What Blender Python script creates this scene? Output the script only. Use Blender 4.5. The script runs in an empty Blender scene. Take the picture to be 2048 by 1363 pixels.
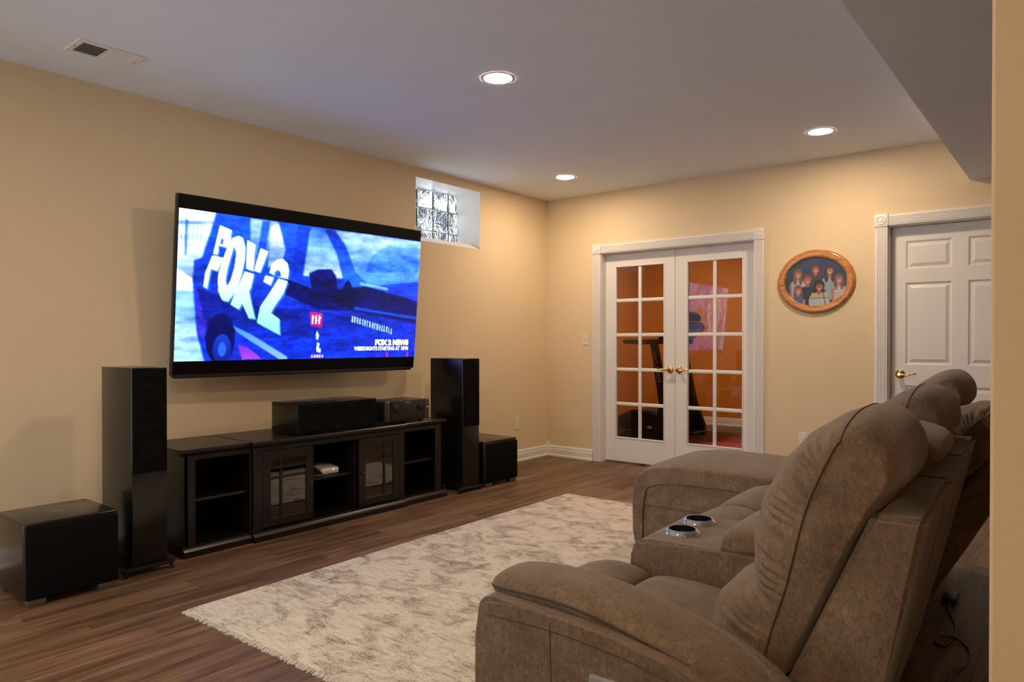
import bpy, bmesh, math, random
import numpy as np
from mathutils import Vector, Matrix

R = math.radians
random.seed(7)
SC = bpy.context.scene
COL = SC.collection

# ------------------------------------------------------------------ camera
cd = bpy.data.cameras.new('camera')
cam = bpy.data.objects.new('camera', cd); COL.objects.link(cam)
cd.sensor_width = 36.0
cd.lens = 1417.0 / 2048.0 * 36.0
cd.shift_y = 12.57 / 2048.0
cd.clip_start = 0.02
cam.location = (4.409, -6.033, 1.195)
cam.rotation_euler = (math.pi / 2 - 0.007965, 0, R(39.045))
SC.camera = cam

# ------------------------------------------------------------------ world, exposure
SC.view_settings.view_transform = 'Standard'
SC.view_settings.look = 'None'
SC.view_settings.gamma = 1.0
SC.view_settings.exposure = 0.14
SC.view_settings.use_curve_mapping = False
W = bpy.data.worlds.new('overcast_sky'); SC.world = W
W.use_nodes = True
W.node_tree.nodes['Background'].inputs['Color'].default_value = (0.80, 0.90, 1.0, 1)
W.node_tree.nodes['Background'].inputs['Strength'].default_value = 5.0
SC.cycles.max_bounces = 8
SC.cycles.diffuse_bounces = 4
SC.cycles.glossy_bounces = 3
SC.cycles.transmission_bounces = 6
SC.cycles.use_adaptive_sampling = True
SC.cycles.adaptive_threshold = 0.035
SC.cycles.transparent_max_bounces = 12
SC.cycles.sample_clamp_indirect = 10.0

LAMP = 275.0                 # radiance of one downlight lens
LAMP_COL = (1.0, 0.78, 0.55)
H = 2.67                     # ceiling height

# ------------------------------------------------------------------ node helpers
def new_mat(name):
    m = bpy.data.materials.new(name); m.use_nodes = True
    nt = m.node_tree
    return m, nt, nt.nodes['Principled BSDF']

def lin(c):
    return tuple(((v / 255.0 + 0.055) / 1.055) ** 2.4 if v > 10 else v / 255.0 / 12.92 for v in c)

def coords(nt, scale=(1, 1, 1), kind='Object'):
    tc = nt.nodes.new('ShaderNodeTexCoord')
    mp = nt.nodes.new('ShaderNodeMapping')
    mp.inputs['Scale'].default_value = scale
    nt.links.new(tc.outputs[kind], mp.inputs['Vector'])
    return mp.outputs['Vector']

def noise(nt, vec, scale, detail=4, rough=0.55, dist=0.0):
    n = nt.nodes.new('ShaderNodeTexNoise')
    n.inputs['Scale'].default_value = scale
    n.inputs['Detail'].default_value = detail
    n.inputs['Roughness'].default_value = rough
    n.inputs['Distortion'].default_value = dist
    nt.links.new(vec, n.inputs['Vector'])
    return n.outputs['Fac']

def ramp(nt, fac, stops):
    r = nt.nodes.new('ShaderNodeValToRGB')
    el = r.color_ramp.elements
    while len(el) < len(stops): el.new(0.5)
    for e, (p, c) in zip(el, stops):
        e.position = p; e.color = (*c, 1) if len(c) == 3 else c
    nt.links.new(fac, r.inputs['Fac'])
    return r.outputs['Color']

def mix(nt, a, b, fac, mode='MIX'):
    m = nt.nodes.new('ShaderNodeMix'); m.data_type = 'RGBA'; m.blend_type = mode
    for sock, v in ((m.inputs['Factor'], fac), (m.inputs[6], a), (m.inputs[7], b)):
        if isinstance(v, (int, float)): sock.default_value = v
        elif isinstance(v, tuple): sock.default_value = (*v, 1) if len(v) == 3 else v
        else: nt.links.new(v, sock)
    return m.outputs[2]

def bump(nt, bsdf, height, strength, dist=0.01):
    b = nt.nodes.new('ShaderNodeBump')
    b.inputs['Strength'].default_value = strength
    b.inputs['Distance'].default_value = dist
    nt.links.new(height, b.inputs['Height'])
    nt.links.new(b.outputs['Normal'], bsdf.inputs['Normal'])

def plain(name, c, rough=0.5, metal=0.0, spec=0.5, var=0.06, nscale=8, bmp=0.0, bscale=200, coat=0.0):
    m, nt, b = new_mat(name)
    v = coords(nt)
    f = noise(nt, v, nscale, 3)
    lo = tuple(x * (1 - var) for x in c); hi = tuple(min(1, x * (1 + var)) for x in c)
    nt.links.new(ramp(nt, f, [(0.3, lo), (0.7, hi)]), b.inputs['Base Color'])
    b.inputs['Roughness'].default_value = rough
    b.inputs['Metallic'].default_value = metal
    b.inputs['Specular IOR Level'].default_value = spec
    b.inputs['Coat Weight'].default_value = coat
    b.inputs['Coat Roughness'].default_value = 0.05
    if bmp: bump(nt, b, noise(nt, v, bscale, 2), bmp, 0.002)
    return m

def emission(name, c, s):
    m, nt, b = new_mat(name)
    b.inputs['Base Color'].default_value = (0, 0, 0, 1)
    b.inputs['Emission Color'].default_value = (*c, 1)
    b.inputs['Emission Strength'].default_value = s
    return m

M = {}
M['wall'] = plain('cream_wall_paint', lin((224, 201, 165)), 0.75, var=0.015, nscale=3, bmp=0.12, bscale=350, spec=0.25)
M['ceiling'] = plain('white_ceiling_paint', lin((226, 230, 238)), 0.85, var=0.015, nscale=3, bmp=0.12, bscale=300, spec=0.2)
M['trim'] = plain('white_trim_paint', lin((228, 222, 216)), 0.38, var=0.01, nscale=5)
M['gymwall'] = plain('orange_wall_paint', lin((204, 124, 34)), 0.7, var=0.03, nscale=3, bmp=0.1, bscale=350, spec=0.25)
M['subfloor'] = plain('dark_subfloor', (0.05, 0.028, 0.018), 0.6)
M['gloss_black'] = plain('black_piano_lacquer', (0.0055, 0.005, 0.0045), 0.2, var=0.1, spec=0.55)
M['screen_black'] = plain('dark_screen_glass', (0.002, 0.002, 0.003), 0.3, spec=0.18)
M['matte_black'] = plain('matte_black_cloth', (0.0042, 0.0038, 0.0034), 0.9, bmp=0.3, bscale=900, spec=0.1)
M['driver'] = plain('black_speaker_cone', (0.004, 0.004, 0.004), 0.9, spec=0.1)
M['satin_black'] = plain('satin_black_plastic', (0.009, 0.009, 0.01), 0.4)
M['receiver'] = plain('brushed_black_metal', (0.014, 0.012, 0.012), 0.35, bmp=0.1, bscale=500)
M['brushed'] = plain('brushed_dark_aluminium', (0.10, 0.08, 0.075), 0.35, metal=0.7)
M['silver'] = plain('dull_silver_metal', (0.22, 0.19, 0.16), 0.35, metal=0.9)
M['chrome'] = plain('polished_chrome', (0.85, 0.85, 0.87), 0.06, metal=1.0, var=0.01)
M['brass'] = plain('polished_brass', (0.86, 0.56, 0.18), 0.14, metal=1.0, var=0.03)
M['white_plastic'] = plain('white_plastic', (0.72, 0.68, 0.62), 0.35, var=0.01)
M['red_mat'] = plain('red_rubber_mat', (0.35, 0.015, 0.02), 0.7)
M['pink_mat'] = plain('faded_red_mat', (0.42, 0.05, 0.06), 0.65)
M['treadmill'] = plain('black_moulded_plastic', (0.012, 0.012, 0.014), 0.4)
M['belt'] = plain('black_running_belt', (0.012, 0.012, 0.012), 0.75, bmp=0.3, bscale=600)
M['grey_plastic'] = plain('grey_plastic', (0.2, 0.19, 0.18), 0.4)
M['letter'] = plain('pale_printed_lettering', (0.34, 0.32, 0.30), 0.5)
M['gold_letter'] = plain('gold_printed_lettering', (0.5, 0.4, 0.25), 0.35, metal=0.6)
M['outside'] = plain('dark_bark', (0.07, 0.068, 0.085), 0.8, var=0.5, nscale=4)

M['siding'] = plain('pale_grey_siding', (0.5, 0.52, 0.56), 0.7)
def mat_lens(name, s):
    return emission(name, LAMP_COL, s)
M['lens'] = mat_lens('lit_downlight_lens', LAMP)
M['lens_gym'] = mat_lens('gym_fill_lens', LAMP * 2.0)  # lens of the added gym lamp, stronger than the others
M['led'] = emission('tiny_white_led', (0.9, 0.9, 1), 3.0)

# dark espresso wood
m, nt, b = new_mat('espresso_wood'); v = coords(nt, (6, 1, 6))
f = noise(nt, v, 6, 5, 0.6, 0.4)
nt.links.new(ramp(nt, f, [(0.3, (0.0055, 0.0036, 0.003)), (0.7, (0.011, 0.0066, 0.0053))]), b.inputs['Base Color'])
b.inputs['Roughness'].default_value = 0.32
bump(nt, b, f, 0.05, 0.002); M['espresso'] = m

# oak frame
m, nt, b = new_mat('honey_oak'); v = coords(nt, (1.2, 9, 9))
f = noise(nt, v, 5, 6, 0.65, 1.2)
nt.links.new(ramp(nt, f, [(0.30, (0.26, 0.085, 0.014)), (0.5, (0.50, 0.20, 0.04)), (0.72, (0.66, 0.30, 0.075))]), b.inputs['Base Color'])
b.inputs['Roughness'].default_value = 0.25; b.inputs['Coat Weight'].default_value = 0.4
M['oak'] = m

# laminate plank
m, nt, b = new_mat('laminate_plank')
tc = nt.nodes.new('ShaderNodeTexCoord'); oi = nt.nodes.new('ShaderNodeObjectInfo')
cmb = nt.nodes.new('ShaderNodeCombineXYZ')
mul = nt.nodes.new('ShaderNodeMath'); mul.operation = 'MULTIPLY'; mul.inputs[1].default_value = 37.0
nt.links.new(oi.outputs['Random'], mul.inputs[0])
for i in range(3): nt.links.new(mul.outputs[0], cmb.inputs[i])
add = nt.nodes.new('ShaderNodeVectorMath'); add.operation = 'ADD'
nt.links.new(tc.outputs['Object'], add.inputs[0]); nt.links.new(cmb.outputs[0], add.inputs[1])
mp = nt.nodes.new('ShaderNodeMapping'); mp.inputs['Scale'].default_value = (9, 0.75, 1)
nt.links.new(add.outputs[0], mp.inputs['Vector'])
broad = noise(nt, mp.outputs[0], 1.6, 4, 0.6, 0.6)
mp2 = nt.nodes.new('ShaderNodeMapping'); mp2.inputs['Scale'].default_value = (60, 1.6, 1)
nt.links.new(add.outputs[0], mp2.inputs['Vector'])
grain = noise(nt, mp2.outputs[0], 2.2, 5, 0.65, 0.3)
mp3 = nt.nodes.new('ShaderNodeMapping'); mp3.inputs['Scale'].default_value = (16, 1.5, 1)
nt.links.new(add.outputs[0], mp3.inputs['Vector'])
knot = noise(nt, mp3.outputs[0], 1.5, 3, 0.5, 0.8)
c1 = ramp(nt, broad, [(0.28, (0.070, 0.038, 0.020)), (0.50, (0.172, 0.097, 0.053)), (0.70, (0.262, 0.163, 0.098))])
c2 = mix(nt, c1, ramp(nt, grain, [(0.35, (0.42, 0.37, 0.34)), (0.6, (1.12, 1.10, 1.08))]), 0.75, 'MULTIPLY')
c3 = mix(nt, c2, ramp(nt, knot, [(0.27, (0.30, 0.25, 0.22)), (0.36, (1, 1, 1))]), 0.85, 'MULTIPLY')
tint = ramp(nt, oi.outputs['Random'], [(0.0, (0.80, 0.76, 0.74)), (0.5, (1.0, 0.98, 0.95)), (1.0, (1.12, 1.12, 1.14))])
nt.links.new(mix(nt, c3, tint, 1.0, 'MULTIPLY'), b.inputs['Base Color'])
b.inputs['Roughness'].default_value = 0.48
b.inputs['Specular IOR Level'].default_value = 0.35
bump(nt, b, grain, 0.10, 0.002)
M['plank'] = m

# suede sofa fabric
def suede(name, k=1.0):
    m, nt, b = new_mat(name)
    v = coords(nt)
    big = noise(nt, v, 9, 5, 0.62, 0.5)
    vs = coords(nt, (1.0, 1.0, 0.55))
    fine = noise(nt, vs, 105, 6, 0.74, 1.1)
    c1 = ramp(nt, big, [(0.28, (0.118 * k, 0.078 * k, 0.050 * k)), (0.52, (0.162 * k, 0.108 * k, 0.069 * k)), (0.74, (0.200 * k, 0.142 * k, 0.096 * k))])
    c2 = mix(nt, c1, ramp(nt, fine, [(0.34, (0.58, 0.55, 0.53)), (0.52, (1.0, 1.0, 1.0)), (0.66, (1.45, 1.46, 1.45))]), 0.8, 'MULTIPLY')
    nt.links.new(c2, b.inputs['Base Color'])
    b.inputs['Roughness'].default_value = 0.80
    b.inputs['Specular IOR Level'].default_value = 0.25
    b.inputs['Sheen Weight'].default_value = 0.25
    b.inputs['Sheen Roughness'].default_value = 0.4
    wr = noise(nt, v, 14, 4, 0.55, 0.6)
    bump(nt, b, mix(nt, wr, fine, 0.35), 0.35, 0.012)
    return m
M['suede'] = suede('taupe_suede', 1.08)
M['seam'] = plain('dark_taupe_piping', (0.075, 0.050, 0.034), 0.85, spec=0.2)
M['dust_cloth'] = plain('black_dust_cloth', (0.012, 0.01, 0.009), 0.9, spec=0.1)

# rug
m, nt, b = new_mat('distressed_ivory_rug')
v0 = coords(nt)
v1 = coords(nt, (2.0, 10.0, 1.0)); v2 = coords(nt, (9, 60, 1)); v3 = coords(nt, (2.2, 3.0, 1))
def mth(op, a, bb):
    n = nt.nodes.new('ShaderNodeMath'); n.operation = op
    for sk, x in ((n.inputs[0], a), (n.inputs[1], bb)):
        if isinstance(x, (int, float)): sk.default_value = x
        else: nt.links.new(x, sk)
    return n.outputs[0]
patch = ramp(nt, noise(nt, v3, 2.6, 5, 0.62, 0.8), [(0.47, (0, 0, 0)), (0.70, (1, 1, 1))])
streak = ramp(nt, noise(nt, v1, 6.5, 7, 0.72, 0.4), [(0.46, (0, 0, 0)), (0.64, (1, 1, 1))])
fleck = noise(nt, coords(nt, (1.0, 2.6, 1.0)), 105, 5, 0.8, 0.1)
fl = ramp(nt, fleck, [(0.42, (0, 0, 0)), (0.58, (1, 1, 1))])
weft = noise(nt, v2, 3.0, 3, 0.6)
dark = mth('ADD', mth('MULTIPLY', mth('MULTIPLY', patch, fl), 0.75), mth('ADD', mth('MULTIPLY', mth('MULTIPLY', streak, fl), 0.36), mth('MULTIPLY', mth('ADD', mth('MULTIPLY', patch, streak), mth('MULTIPLY', fl, 0.35)), 0.30)))
base = ramp(nt, dark, [(0.0, (0.76, 0.69, 0.60)), (0.24, (0.53, 0.45, 0.365)), (0.6, (0.22, 0.18, 0.15)), (1.0, (0.10, 0.085, 0.08))])
c = mix(nt, base, ramp(nt, weft, [(0.3, (0.82, 0.81, 0.80)), (0.6, (1.05, 1.05, 1.05))]), 0.6, 'MULTIPLY')
nt.links.new(c, b.inputs['Base Color'])
b.inputs['Roughness'].default_value = 0.95; b.inputs['Specular IOR Level'].default_value = 0.1
bump(nt, b, fleck, 0.5, 0.004)
M['rug'] = m
M['fringe'] = plain('ivory_fringe', (0.56, 0.50, 0.43), 0.95, var=0.15, nscale=90, spec=0.1)

# flat window glass: clear with a mirror share (lets lamp light through)
def pane_mat(name, tint=(1, 1, 1), ior=1.5, gloss=1.0):
    m, nt, b = new_mat(name)
    nt.nodes.remove(b)
    out = nt.nodes['Material Output']
    tr = nt.nodes.new('ShaderNodeBsdfTransparent'); tr.inputs['Color'].default_value = (*tint, 1)
    gl = nt.nodes.new('ShaderNodeBsdfGlossy'); gl.inputs['Roughness'].default_value = 0.01
    gl.inputs['Color'].default_value = (gloss, gloss, gloss, 1)
    fr = nt.nodes.new('ShaderNodeFresnel'); fr.inputs['IOR'].default_value = ior
    mx = nt.nodes.new('ShaderNodeMixShader')
    nt.links.new(fr.outputs[0], mx.inputs[0]); nt.links.new(tr.outputs[0], mx.inputs[1]); nt.links.new(gl.outputs[0], mx.inputs[2])
    nt.links.new(mx.outputs[0], out.inputs['Surface'])
    return m
M['pane'] = pane_mat('clear_door_glass', (0.92, 0.91, 0.89))
M['cab_pane'] = pane_mat('smoked_cabinet_glass', (0.35, 0.34, 0.33), 2.1)

# wavy glass block
m, nt, b = new_mat('wavy_glass_block')
v = coords(nt, (1, 1, 0.6))
w = noise(nt, v, 9, 2, 0.5, 1.2)
b.inputs['Base Color'].default_value = (0.93, 0.98, 1.0, 1)
b.inputs['Transmission Weight'].default_value = 1.0
b.inputs['Roughness'].default_value = 0.02
b.inputs['IOR'].default_value = 1.45
bump(nt, b, w, 0.7, 0.03)
M['block'] = m
M['mortar'] = plain('pale_block_joint', (0.34, 0.44, 0.44), 0.5)

def attr_mat(name, emit=0.0, rough=0.3):
    m, nt, b = new_mat(name)
    a = nt.nodes.new('ShaderNodeAttribute'); a.attribute_name = 'print'
    if emit:
        b.inputs['Base Color'].default_value = (0.004, 0.004, 0.004, 1)
        nt.links.new(a.outputs['Color'], b.inputs['Emission Color'])
        b.inputs['Emission Strength'].default_value = emit
    else:
        nt.links.new(a.outputs['Color'], b.inputs['Base Color'])
    b.inputs['Roughness'].default_value = rough
    return m
M['picture'] = attr_mat('television_picture', 1.75, 0.2)
M['picture'].cycles.emission_sampling = 'NONE'    # large dim source: found by ordinary bounces
M['photo'] = attr_mat('printed_photograph', 0.0, 0.35)
M['caption'] = emission('lit_caption', (0.9, 0.93, 1.0), 1.9)
for k_ in ('caption', 'led'): M[k_].cycles.emission_sampling = 'NONE'

# ------------------------------------------------------------------ mesh helpers
ORG = {}                        # world origin of an unrotated parent

def obj(name, bm, mat, parent=None, smooth=None, local=False):
    me = bpy.data.meshes.new(name)
    bmesh.ops.recalc_face_normals(bm, faces=bm.faces)
    bm.to_mesh(me); bm.free()
    o = bpy.data.objects.new(name, me); COL.objects.link(o)
    if mat: me.materials.append(M[mat] if isinstance(mat, str) else mat)
    if smooth is not None:
        for p in me.polygons: p.use_smooth = True
        me.set_sharp_from_angle(angle=R(smooth))
    if parent is not None:
        o.parent = parent
        if not local:
            off = ORG.get(parent.name, Vector((0, 0, 0)))
            me.transform(Matrix.Translation(-off))
            ORG[o.name] = off
    else:
        ORG[o.name] = Vector((0, 0, 0))
    return o

def tag(o, label=None, cat=None, group=None, kind=None):
    if label: o['label'] = label
    if cat: o['category'] = cat
    if group: o['group'] = group
    if kind: o['kind'] = kind
    return o

def empty(name, loc, rot=(0, 0, 0)):
    e = bpy.data.objects.new(name, None); COL.objects.link(e)
    e.location = loc; e.rotation_euler = rot; e.empty_display_size = 0.1
    ORG[e.name] = Vector(loc)
    return e

def box(bm, x0, x1, y0, y1, z0, z1, bev=0.0, seg=2, mtx=None):
    g = bmesh.ops.create_cube(bm, size=1.0)
    vs = g['verts']
    sx, sy, sz = x1 - x0, y1 - y0, z1 - z0
    for v in vs:
        v.co = Vector(((v.co.x + .5) * sx + x0, (v.co.y + .5) * sy + y0, (v.co.z + .5) * sz + z0))
    es = list({e for v in vs for e in v.link_edges})
    if bev:
        r = bmesh.ops.bevel(bm, geom=es, offset=bev, segments=seg, affect='EDGES', profile=0.5)
        vs = list({v for f in r['faces'] for v in f.verts} | {v for v in vs if v.is_valid})
    if mtx is not None:
        bmesh.ops.transform(bm, matrix=mtx, verts=vs)
    return vs

def bx(*a, **k):
    bm = bmesh.new(); box(bm, *a, **k); return bm

def lathe(bm, prof, center=(0, 0, 0), axis='Z', n=24, cap=True):
    """prof: list of (r, h) along the axis."""
    rings = []
    for r, h in prof:
        ring = []
        for i in range(n):
            a = 2 * math.pi * i / n
            p = (r * math.cos(a), r * math.sin(a), h)
            if axis == 'X': p = (p[2], p[0], p[1])
            elif axis == 'Y': p = (p[0], p[2], p[1])
            ring.append(bm.verts.new((p[0] + center[0], p[1] + center[1], p[2] + center[2])))
        rings.append(ring)
    for a, b2 in zip(rings, rings[1:]):
        for i in range(n):
            bm.faces.new((a[i], a[(i + 1) % n], b2[(i + 1) % n], b2[i]))
    if cap:
        bm.faces.new(rings[0]); bm.faces.new(rings[-1])

def catmull(pts, per=6, closed=False):
    P = [np.array(p, float) for p in pts]; n = len(P); out = []
    rng = range(n) if closed else range(n - 1)
    for i in rng:
        g = (lambda k: P[k % n]) if closed else (lambda k: P[min(max(k, 0), n - 1)])
        p0, p1, p2, p3 = g(i - 1), g(i), g(i + 1), g(i + 2)
        for j in range(per):
            t = j / per
            out.append(0.5 * ((2 * p1) + (-p0 + p2) * t + (2 * p0 - 5 * p1 + 4 * p2 - p3) * t * t + (-p0 + 3 * p1 - 3 * p2 + p3) * t ** 3))
    if not closed: out.append(P[-1])
    return out

def tube(bm, pts, r, n=8, per=5):
    pts = [Vector(p) for p in (catmull(pts, per) if per > 1 else pts)]
    up = Vector((0, 0, 1)); rings = []
    for i, p in enumerate(pts):
        t = (pts[min(i + 1, len(pts) - 1)] - pts[max(i - 1, 0)]).normalized()
        a = t.cross(up)
        if a.length < 1e-3: a = t.cross(Vector((1, 0, 0)))
        a.normalize(); b2 = t.cross(a)
        rr = r(i / (len(pts) - 1)) if callable(r) else r
        rings.append([bm.verts.new(p + (a * math.cos(2 * math.pi * k / n) + b2 * math.sin(2 * math.pi * k / n)) * rr) for k in range(n)])
    for a, b2 in zip(rings, rings[1:]):
        for i in range(n): bm.faces.new((a[i], a[(i + 1) % n], b2[(i + 1) % n], b2[i]))
    bm.faces.new(rings[0]); bm.faces.new(rings[-1])

def prism(bm, prof, p0, p1, plane):
    """extrude closed 2-D profile; plane 'xz' extrudes along y, 'yz' along x, 'xy' along z."""
    def pt(a, b2, t):
        return {'xz': (a, t, b2), 'yz': (t, a, b2), 'xy': (a, b2, t)}[plane]
    A = [bm.verts.new(pt(a, b2, p0)) for a, b2 in prof]; B = [bm.verts.new(pt(a, b2, p1)) for a, b2 in prof]
    n = len(prof)
    for i in range(n): bm.faces.new((A[i], A[(i + 1) % n], B[(i + 1) % n], B[i]))
    bm.faces.new(A); bm.faces.new(B)

def struct(name, bm, mat, label, smooth=None):
    return tag(obj(name, bm, mat, None, smooth), label, None, None, 'structure')

def text_bm(s, size, bold=0.0, extrude=0.0004, spacing=1.0, align='LEFT', width=None):
    cu = bpy.data.curves.new('lettering', 'FONT'); cu.body = s; cu.size = size
    cu.extrude = extrude; cu.offset = bold; cu.space_character = spacing; cu.align_x = align; cu.resolution_u = 3
    o = bpy.data.objects.new('lettering', cu); COL.objects.link(o)
    bpy.context.view_layer.update()
    dg = bpy.context.evaluated_depsgraph_get()
    me = bpy.data.meshes.new_from_object(o.evaluated_get(dg))
    bm = bmesh.new(); bm.from_mesh(me)
    bpy.data.objects.remove(o); bpy.data.curves.remove(cu); bpy.data.meshes.remove(me)
    if width:
        xs = [v.co.x for v in bm.verts]; k = width / (max(xs) - min(xs)); x0 = min(xs)
        for v in bm.verts: v.co.x = (v.co.x - x0) * k
    return bm

def place(bm, mtx):
    bmesh.ops.transform(bm, matrix=mtx, verts=bm.verts); return bm

def grid_print(name, nx, ny, fn, parent, mat, local=True):
    """flat nx*ny grid; fn(u,v)->(positions Nx3, colours Nx3, keep-mask)."""
    u, v = np.meshgrid(np.linspace(0, 1, nx), np.linspace(0, 1, ny))
    pos, colr = fn(u.ravel(), v.ravel())
    idx = np.arange(nx * ny).reshape(ny, nx)
    q = np.stack([idx[:-1, :-1], idx[:-1, 1:], idx[1:, 1:], idx[1:, :-1]], -1).reshape(-1, 4)
    me = bpy.data.meshes.new(name)
    me.from_pydata(pos.tolist(), [], q.tolist())
    ca = me.color_attributes.new('print', 'FLOAT_COLOR', 'POINT')
    ca.data.foreach_set('color', np.concatenate([colr, np.ones((len(colr), 1))], 1).astype(np.float32).ravel())
    o = bpy.data.objects.new(name, me); COL.objects.link(o); me.materials.append(M[mat])
    o.parent = parent
    return o

# ------------------------------------------------------------------ room shell
X1, Y0, YG = 6.4, -7.4, 3.7
WY0, WY1, WZ0, WZ1 = -1.891, -1.072, 2.054, 2.592     # window opening in the left wall

bm = bmesh.new()
box(bm, -0.36, 0, Y0, WY0, 0, H); box(bm, -0.36, 0, WY1, 0.0, 0, H)
box(bm, -0.36, 0, WY0, WY1, 0, WZ0); box(bm, -0.36, 0, WY0, WY1, WZ1, H)
struct('wall_left', bm, 'wall', 'cream painted wall behind the television')

DX0, DX1, DZ = 0.655, 2.195, 2.075                    # french door opening
EX0, EX1 = 3.222, 4.165                               # panel door opening
bm = bmesh.new()
T = 0.140
for a, b2, c0, c1 in ((0, DX0, 0, H), (DX1, EX0, 0, H), (EX1, X1, 0, H), (DX0, DX1, DZ, H), (EX0, EX1, DZ + .012, H)):
    box(bm, a, b2, 0, T, c0, c1)
struct('wall_back', bm, 'wall', 'cream painted wall holding the glazed doors and oval portrait')

struct('wall_right', bx(X1, X1 + .12, Y0, T, 0, H), 'wall', 'cream wall of the open basement beyond the sofa')
FW = (.10, 2.70, .10, 2.15)                             # unseen window added behind the viewpoint to bring in cool daylight
bm = bmesh.new()
box(bm, -.36, FW[0], Y0 - .12, Y0, 0, H); box(bm, FW[1], X1 + .12, Y0 - .12, Y0, 0, H)
box(bm, FW[0], FW[1], Y0 - .12, Y0, 0, FW[2]); box(bm, FW[0], FW[1], Y0 - .12, Y0, FW[3], H)
struct('wall_front', bm, 'wall', 'cream wall behind the viewpoint')
wf = empty('window_2', ((FW[0] + FW[1]) / 2, Y0, FW[2])); tag(wf, 'unseen patio window added behind the viewpoint for daylight', None, None, 'structure')
bm = bmesh.new()
for a in ((FW[0], FW[0] + .06, FW[2], FW[3]), (FW[1] - .06, FW[1], FW[2], FW[3]), (FW[0], FW[1], FW[2], FW[2] + .06), (FW[0], FW[1], FW[3] - .06, FW[3]), (1.37, 1.43, FW[2], FW[3])):
    box(bm, a[0], a[1], Y0 - .09, Y0 + .01, a[2], a[3])
obj('window_frame', bm, 'trim', wf)
for a, b2 in ((FW[0] + .06, 1.37), (1.43, FW[1] - .06)):
    obj('pane', bx(a, b2, Y0 - .052, Y0 - .048, FW[2] + .06, FW[3] - .06), 'pane', wf)
struct('wall_stub', bx(4.314, 4.80, -4.951, -4.60, 0, 2.356, bev=.004), 'wall', 'cream wall end standing beside the sofa back')
bm = bmesh.new(); box(bm, -1.15, -1.12, -.03, YG, 0, H); box(bm, -1.15, -.36, -.03, 0, 0, H)
struct('wall_exterior', bm, 'siding', 'pale grey outside siding of the exercise room')
struct('ceiling', bx(-1.12, X1 + .12, Y0 - .12, YG + .12, H, H + .1), 'ceiling', 'white painted ceiling with recessed downlights')
bm = bmesh.new()
box(bm, 3.20, 4.30, .90, 1.0, 0, H); box(bm, 4.20, 4.30, T, .90, 0, H)  # added backing, stops outside light leaking round the panelled door
struct('wall_door_backing', bm, 'wall', 'cream backing wall added behind the panelled door to block light')
struct('ceiling_soffit', bx(3.752, X1, Y0, 0, 2.356, H), 'ceiling', 'lowered white ceiling soffit above the sofa')

# gym behind the glazed doors
struct('wall_gym_back', bx(-1.12, 3.2, YG, YG + .12, 0, H), 'gymwall', 'orange wall of the exercise room')
struct('wall_gym_left', bx(-1.12, -1.0, T, YG, 0, H), 'gymwall', 'orange side wall of the exercise room near the treadmill')
struct('wall_gym_right', bx(3.08, 3.2, T, YG, 0, H), 'gymwall', 'orange side wall of the exercise room hidden past the doors')
bm = bmesh.new(); box(bm, -1.12, .0, .0, T, 0, H)
struct('wall_gym_front', bm, 'gymwall', 'orange wall returning beside the glazed doors')

floor = struct('floor', bx(-1.12, X1 + .12, Y0 - .12, YG + .12, -.06, -.012), 'subfloor', 'brown wood laminate plank floor')

# floor planks: one shared mesh, one object each
PW, PL = 0.152, 1.22
bm = bx(-PW / 2 + .0002, PW / 2 - .0002, -PL / 2 + .0002, PL / 2 - .0002, -.012, 0, bev=.0008, seg=1)
pme = bpy.data.meshes.new('plank'); bm.to_mesh(pme); bm.free(); pme.materials.append(M['plank'])
def plank_rows(r0, r1, ya, yb):
    for r in range(r0, r1):
        off = (r * 0.437 * PL) % PL
        y = ya - off
        while y < yb:
            o = bpy.data.objects.new('plank', pme); COL.objects.link(o)
            o.location = (.06 + (r + .5) * PW - PW * .45, y + PL / 2, 0); o.parent = floor
            y += PL
plank_rows(0, 31, -6.0, -.1)
plank_rows(0, 17, 1.25, 3.6)

# baseboards
BB = [(0, 0), (.024, 0), (.024, .016), (.016, .024), (.016, .074), (.012, .082), (.012, .100), (.006, .112), (0, .112)]
bm = bmesh.new(); prism(bm, BB, Y0, -.02, 'xz'); struct('baseboard_left', bm, 'trim', 'white moulded baseboard under the television wall')
def bb_back(name, a, b2, label, yw=0.0):
    bm = bmesh.new(); prism(bm, [(yw - p, q) for p, q in BB], a, b2, 'yz'); struct(name, bm, 'trim', label)
bb_back('baseboard_back_corner', .02, .563, 'white moulded baseboard between the corner and the glazed doors')
bb_back('baseboard_back_middle', 2.283, 3.132, 'white moulded baseboard between the two door casings')
bb_back('baseboard_gym', -1.0, 3.08, 'white baseboard at the foot of the orange wall', YG)
bm = bmesh.new(); box(bm, 0, .030, -.030, 0, 0, .128, .003)
lathe(bm, [(.010, .128), (.013, .136), (.008, .146), (.002, .150)], (.015, -.015, 0), n=12)
struct('trim_1', bm, 'trim', 'small white corner block with finial joining the baseboards', 40)

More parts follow.
